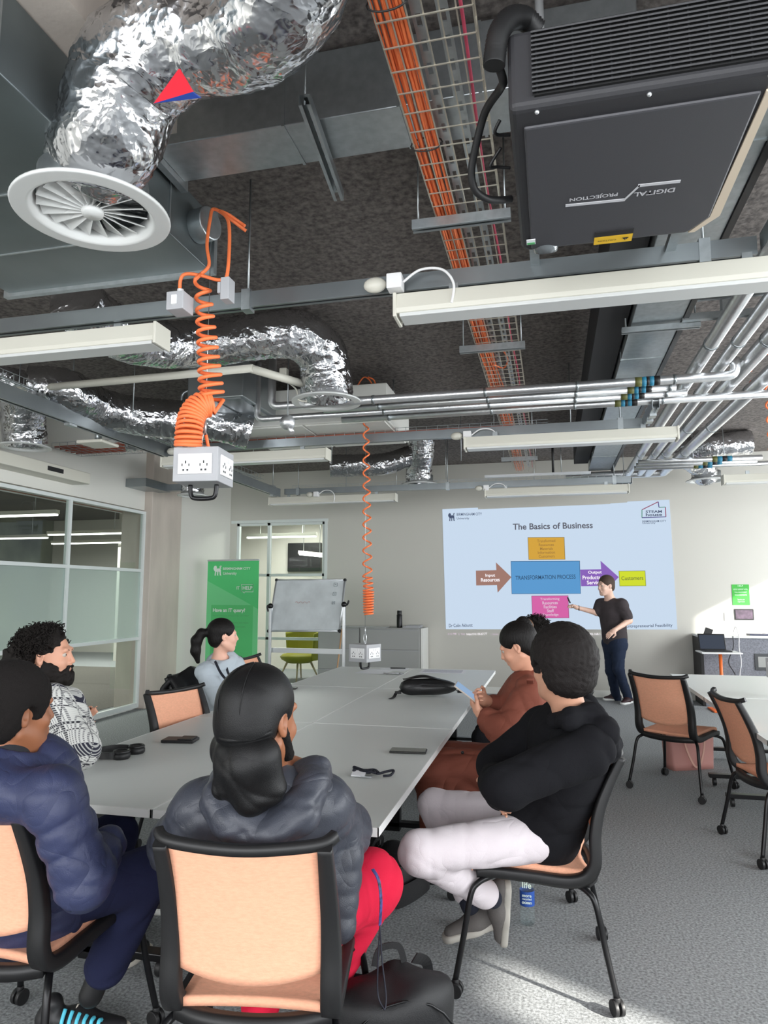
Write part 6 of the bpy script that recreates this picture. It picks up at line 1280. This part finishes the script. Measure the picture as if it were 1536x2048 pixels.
kL_, kR_ = V((-.68, 3.88, .56)), V((-.70, 4.10, .56)); aL, aR = V((-.62, 3.86, .1)), V((-.66, 4.12, .1))
for k_, a_, sy in ((kL_, aL, -.09), (kR_, aR, .09)): b.cap(pel+V((0,sy,-.02)), k_, .07, .055).cap(k_, a_, .05, .036)
b.mesh(.014, 'body', SK['olive'], o, fine=[(hE-V((.14,.13,.15)), hE+V((.14,.13,.13)), .0045), (V((wL.x-.19, wL.y-.08, wL.z-.05)), V((wL.x+.02, wR.y+.1, wL.z+.12)), .004)]); H.eyes(o); H.brows(HB, o)
H.hair(HS, o, thick=.009, back=-.05, line=.060, h=.005)
g = Sdf(curly(.004, 70)); bc = D(1046, 1252, t+.02); g.ell(bc, (.052,.05,.042), None, .02); g.ell(bc+V((.0,0,.030)), (.03,.03,.024), None, .02); g.mesh(.005, 'hair_bun', HS, o)
MB().tube([bc+V((.048*math.cos(a*PI/12)+.006, .01*math.sin(a*PI/12), .044*math.sin(a*PI/12))) for a in range(24)], .0028, 6, closed=True).build('hair_band', mat('hair_band', (120,84,60), .5), o)
BC = cloth('brown_coat', (122,68,54), .8, 7, .07, 18, .03); g = Sdf(folds(.008, 8, 20, 9)); W_ = (0,1,0)
g.cap(pel+V((.03,0,0)), ch, .165, .155, .06, wide=(W_,1.3)); g.cap(ch+V((0,0,-.02)), nk+V((-.01,0,-.075)), .15, .085, .06, wide=(W_,1.3)); g.cap(shL, shR, .075, .075, .05); g.cap(shL, elL, .082, .085, .05).cap(elL, D(978,1440,3.6), .085, .062, .04).cap(shR, elR, .08, .075, .05).cap(elR, D(985,1410,3.78), .075, .055, .04)
g.cap(pel+V((-.02,-.09,.0)), kL_+V((-.0,0,.02)), .125, .11, .07).cap(pel+V((-.02,.09,0)), kR_+V((.0,0,.02)), .12, .105, .07); g.cap(kL_+V((.02,-.02,-.02)), V((-.66,3.80,.22)), .095, .05, .05)
for x_, z_ in ((-.25,.34),(-.34,.30),(-.43,.26),(-.52,.22),(-.60,.20)): g.cap(V((x_,3.85,.54)), V((x_-.03,3.79,z_)), .085, .035, .05)
g.cap(nk+V((.02,0,-.045)), nk+V((.03,0,.0)), .085, .07, .03); g.ell(nk+V((-.02,0,.02)), (.06,.06,.055), None, .012, 's'); g.mesh(.009, 'long_coat', BC, o)
ep = shL; MB().box(ep+V((0,-.045,.055)), (.035,.12,.012), Matrix.Rotation(-.55, 3, 'X')).build('shoulder_strap', BC, o, bevel=.004); MB().ball(ep+V((0,-.005,.085)), .009, 6).build('button', M['blackm'], o); MB().ball(D(925,1505,3.62), .009, 6).build('button', M['blackm'], o)
tr = Sdf(); 
for k_, a_ in ((kL_, aL), (kR_, aR)): tr.cap(k_+V((.05,0,-.02)), a_, .06, .05)
tr.mesh(.012, 'trousers', BT, o)
for a_ in (aL, aR): shoe(o, (a_.x+.06, a_.y, 0), (a_.x-.2, a_.y, 0), M['black'], M['black'])
finish(o)
pc = D(933, 1384, 3.68); ph = thing('phone', 'phone with a pale screen held by the woman in the brown coat', 'phone', pc)
ux = (D(918,1372,3.70)-D(950,1396,3.68)).normalized(); uy = V((.25,.95,.1)); uy = (uy-ux*uy.dot(ux)).normalized(); uz = ux.cross(uy)
R_ = Matrix((ux, uy, uz)).transposed(); MB().box((0,0,0), (.145,.07,.009), R_).build('case', mat('pale_case', (180,170,160), .4), ph, bevel=.003); MB().box(uz*(.005 if uz.z > 0 else -.005), (.135,.062,.002), R_).build('screen', emis('phone_screen', (150,180,215), .8), ph)
# ---------- F: man in black hoodie
o = person((-.08, 3.08, 0), 'seated person with thick black hair in a black hoodie and off-white trousers')
hF = D(1122, 1335, 2.62); H = Head(hF, (-.62,.78,.03), (0,0,1), 1.08); b = Sdf(); H.add(b); nk = D(1145, 1418, 2.66)
b.cap(nk+V((0,0,-.06)), hF+V((0,0,-.05)), .066, .062, .03); pel = V((-.06, 3.10, .57)); ch = V((.05, 2.98, .95)); W_ = (.1,1,0); b.cap(pel, ch, .13, .15, .05, wide=(W_,1.2))
shL, shR = D(1180, 1500, 2.48), D(1085, 1455, 2.92); elL, elR = D(1010, 1575, 2.42), D(990, 1530, 2.9); wL, wR = D(985, 1560, 2.72), D(1000, 1590, 2.62)
b.cap(shL, elL, .048, .04).cap(elL, wL, .036, .03).cap(shR, elR, .048, .04).cap(elR, wR, .036, .03); hand(b, wL, (-.1,1,.0), (0,0,-1), .95, .5, 1); hand(b, wR, (.1,-1,0), (.8,0,0), .9, .6, -1)
hpL, hpR = pel+V((0,-.10,-.01)), pel+V((0,.10,-.01)); kL_, aL = D(838, 1705, 2.66), D(985, 1797, 2.90); kR_, aR = D(868, 1612, 3.25), D(940, 1812, 3.0)
b.cap(hpL, kL_, .08, .062).cap(kL_, aL, .055, .036).cap(hpR, kR_, .08, .062).cap(kR_, aR, .055, .036)
b.mesh(.014, 'body', SK['tan'], o, fine=[(hF-V((.14,.14,.18)), hF+V((.15,.15,.14)), .005)]); H.eyes(o); H.brows(HB, o)
H.hair(hairm('thick_f', (27,23,22), (1,1,1), 240, .5), o, thick=.030, nz=curly(.003, 110), back=-.055, line=.07, h=.0055)
HD = cloth('black_hoodie', (25,25,28), .95, 6, .06, 16, .02, spec=.12); g = Sdf(folds(.007, 8, 20, 10))
g.cap(pel+V((.0,0,-.02)), ch+V((.02,0,0)), .15, .16, .05, wide=(W_,1.3)); g.cap(ch, nk+V((.02,0,-.10)), .15, .085, .05, wide=(W_,1.35)); g.cap(shL, shR, .075, .075, .05)
g.cap(shL, elL, .084, .076, .04).cap(elL, wL, .072, .055, .04).cap(shR, elR, .08, .07, .04).cap(elR, wR, .068, .052, .04); g.cap(pel+V((-.08,-.10,.03)), pel+V((-.08,.10,.03)), .09, .09, .06); g.ell(nk+V((-.02,.01,.01)), (.075,.07,.05), None, .015, 's'); g.mesh(.0095, 'hoodie', HD, o)
g = Sdf(folds(.007, 13, 32, 11)); N_ = [D(1180,1430,2.56), D(1208,1462,2.50), D(1214,1494,2.62), D(1203,1462,2.82), D(1172,1415,2.86)]
for p, q in zip(N_, N_[1:]): g.cap(p, q, .044, .05, .03)
g.cap(D(1140,1438,2.50), N_[0], .034, .044, .03).cap(D(1110,1440,2.60), D(1140,1438,2.50), .03, .034, .03).cap(D(1172,1415,2.86), D(1125,1425,2.85), .044, .035, .03).cap(D(1190,1440,2.68), D(1214,1492,2.66), .055, .05, .04); g.mesh(.009, 'hood', HD, o)
WT = cloth('off_white_trousers', (216,207,211), w1=8, d1=.05, w2=22, d2=.02); tr = Sdf(folds(.0042, 9, 26, 12)); tr.cap(hpL, kL_, .098, .076, .03).cap(kL_, aL+(kL_-aL)*.12, .074, .058, .03).cap(hpR, kR_, .095, .075, .03).cap(kR_, aR+(kR_-aR)*.15, .07, .056, .03); tr.mesh(.009, 'trousers', WT, o)
NS = mat('navy_socks', (22,26,40), .9)
for a_, k_ in ((aL, kL_), (aR, kR_)): Sdf().cap(a_+(k_-a_)*.2, a_, .042, .040).mesh(.008, 'sock', NS, o)
GK = mat('grey_knit', (92,88,86), .8, bump=.5, bscale=200); GO = mat('grey_sole', (168,164,156), .6)
shoe(o, D(1022,1765,2.95), D(1012,1898,2.95)+V((0,.02,0)), GK, GO, up=(-1,-.2,.0)); 
hl = V((-.30, 3.34, .0)); shoe(o, D(1018,1842,3.0), D(884,1885,2.98), GK, GO, up=(.1,.0,1))
finish(o)
# ---------- G: curly-haired person behind the brown coat
o = person((-.14, 5.06, 0), 'seated person mostly hidden behind the brown coat, only curly dark hair showing')
hG = D(1070, 1278, 4.85); H = Head(hG, (-.2,.97,0), (0,0,1), 1.0); b = Sdf(); H.add(b); pel = V((-.1, 5.08, .56)); ch = V((-.08, 5.05, .95)); b.cap(pel, ch, .12, .13, .05, wide=((0,1,0),1.25)).cap(ch, hG+V((0,0,-.06)), .06, .05)
for sy in (-1,1): b.cap(ch+V((0,sy*.17,.1)), ch+V((-.12,sy*.2,-.15)), .045, .038).cap(ch+V((-.12,sy*.2,-.15)), ch+V((-.34,sy*.1,-.2)), .036, .028); hand(b, ch+V((-.34,sy*.1,-.2)), (-1,0,0), (0,0,-1), .9, .3, sy); b.cap(pel+V((0,sy*.1,-.02)), V((-.5,5.05+sy*.1,.54)), .075, .058).cap(V((-.5,5.05+sy*.1,.54)), V((-.48,5.05+sy*.1,.1)), .05, .036)
b.mesh(.012, 'body', SK['brown'], o, fine=[(hG-V((.13,.13,.15)), hG+V((.13,.13,.13)), .006)])
hr = H.hair(HC, o, thick=.024, nz=curly(.006, 70), back=-.05, line=.07); strands(H, 350, .03, (.10,.12,.11), HC, hr, lambda q: q.z > 0 and q.y < .5, 'curls', 5)
g = Sdf(folds(.004)); g.cap(pel, ch, .15, .16, .05, wide=((0,1,0),1.25)).cap(ch, ch+V((0,0,.14)), .14, .07)
for sy in (-1,1): g.cap(ch+V((0,sy*.17,.1)), ch+V((-.12,sy*.2,-.15)), .07, .06).cap(ch+V((-.12,sy*.2,-.15)), ch+V((-.32,sy*.1,-.2)), .055, .045); g.cap(ch+V((0,sy*.17,.1)), ch+V((0,0,.1)), .075, .08)
g.mesh(.012, 'dark_top', cloth('dark_top', (40,36,34)), o)
tr = Sdf()
for sy in (-1,1): tr.cap(pel+V((0,sy*.1,-.03)), V((-.5,5.05+sy*.1,.54)), .09, .07).cap(V((-.5,5.05+sy*.1,.54)), V((-.48,5.05+sy*.1,.1)), .065, .05); shoe(o, (-.44,5.05+sy*.1,0), (-.7,5.05+sy*.1,0), M['black'], M['black'])
tr.mesh(.014, 'trousers', BT, o); finish(o)
# ---------- lecturer
T = 9.75; d3_ = lambda x, y, dt=0: D(1120+x/6.83, 1130+y/6.83, T+dt)
o = person((.87, 10.35, 0), 'standing person in a dark polo shirt and jeans pointing at the slide with a remote')
hL_ = d3_(628, 285); H = Head(hL_, (-.80,-.58,-.08), (0,0,1), 1.12); b = Sdf(); H.add(b); nk = d3_(680, 470, .03)
b.cap(nk, hL_+V((.02,0,-.06)), .068, .062, .03); ch = d3_(710, 600, .05); pel = d3_(750, 1040, .1); W2 = V((.55,-.8,0)); b.cap(pel, ch, .13, .15, .06, wide=(W2,1.15))
shR, elR, wR = d3_(560, 540, .12), d3_(500, 650, .10), d3_(225, 580, .05); shL, elL, wL = d3_(840, 545, -.12), d3_(945, 760, -.2), d3_(745, 890, -.33)
b.cap(shR, elR, .048, .042).cap(elR, wR, .042, .028).cap(shL, elL, .048, .042).cap(elL, wL, .042, .030)
hand(b, wR, d3_(130,530,0)-wR, (-.2,-.3,-.8), 1.0, .7, -1, .005); hand(b, wL, d3_(590,1010,-.38)-wL, (.1,.6,-.5), 1.0, .25, 1, .005)
hR, hL2 = d3_(690,1080,.16), d3_(800,1080,0); kR_, kL_ = d3_(700,1440,.08), d3_(800,1420,-.08); aR, aL = d3_(775,1835,.25), d3_(925,1800,-.0)
b.cap(hR, kR_, .08, .06).cap(kR_, aR, .055, .04).cap(hL2, kL_, .08, .06).cap(kL_, aL, .055, .04)
b.mesh(.015, 'body', SK['fair'], o, fine=[(hL_-V((.15,.15,.15)), hL_+V((.15,.15,.14)), .0055), (V((wR.x-.2, wR.y-.1, wR.z-.1)), V((wR.x+.05, wR.y+.1, wR.z+.14)), .0055), (V((wL.x-.18, wL.y-.12, wL.z-.2)), V((wL.x+.05, wL.y+.1, wL.z+.05)), .0055)]); H.eyes(o); GH = hairm('greying', (72,58,50), sc=200); H.brows(GH, o)
H.hair(GH, o, thick=.008, back=-.045, line=.078, h=.006)
PS = cloth('dark_polo', (66,60,62), w1=7, d1=.05); g = Sdf(folds(.005, 8, 18, 13)); g.cap(pel+V((0,0,.03)), ch+V((0,0,-.05)), .165, .17, .06, wide=(W2,1.12)); g.cap(ch, nk+V((0,0,-.06)), .165, .08, .06, wide=(W2,1.2)); g.cap(shR, shL, .085, .085, .06); g.cap(shR, shR+(elR-shR)*.75, .08, .072, .04).cap(shL, shL+(elL-shL)*.72, .082, .076, .04); g.ell(nk+V((-.03,-.03,.01)), (.065,.065,.05), None, .015, 's'); g.mesh(.010, 'polo_shirt', PS, o)
g = Sdf(); g.cap(nk+V((.0,.0,-.05)), nk+V((.0,.0,-.01)), .095, .078, .02); g.ell(nk+V((-.03,-.03,.02)), (.07,.07,.06), None, .012, 's'); g.mesh(.007, 'collar', PS, o)
JN = cloth('dark_jeans', (34,44,64), w1=8, d1=.06); tr = Sdf(folds(.006, 8, 22, 14)); tr.cap(hR, kR_, .105, .078, .05).cap(kR_, aR+V((0,0,-.0)), .074, .06, .04).cap(hL2, kL_, .105, .078, .05).cap(kL_, aL, .074, .06, .04).cap(hR, hL2, .12, .12, .05); tr.cap(pel+V((0,0,-.06)), pel+V((0,0,.02)), .13, .14, .05, wide=(W2,1.1)); tr.mesh(.010, 'jeans', JN, o)
DS = mat('maroon_shoe', (56,34,38), .5); f1 = P(1238, 1405, Z=0); f2 = P(1262, 1408, Z=0)
shoe(o, V((aR.x+.06,aR.y+.02,0)), V((aR.x-.2,aR.y-.06,0)), DS, M['edge']); shoe(o, V((aL.x+.05,aL.y+.06,0)), V((aL.x-.10,aL.y-.2,0)), DS, M['edge'])
MB().tube([wR+(elR-wR)*.12+V((0,.034*math.cos(a*PI/8),.034*math.sin(a*PI/8))) for a in range(16)], .006, 6, closed=True).build('wristband', M['black'], o)
finish(o)
q0, q1 = d3_(140,520,-.02), d3_(103,440,-.02); tag(MB().cyl(q0, q1, .011, 10).build('remote', M['black'], bevel=.003), 'black remote held up in the pointing hand of the lecturer', 'remote')
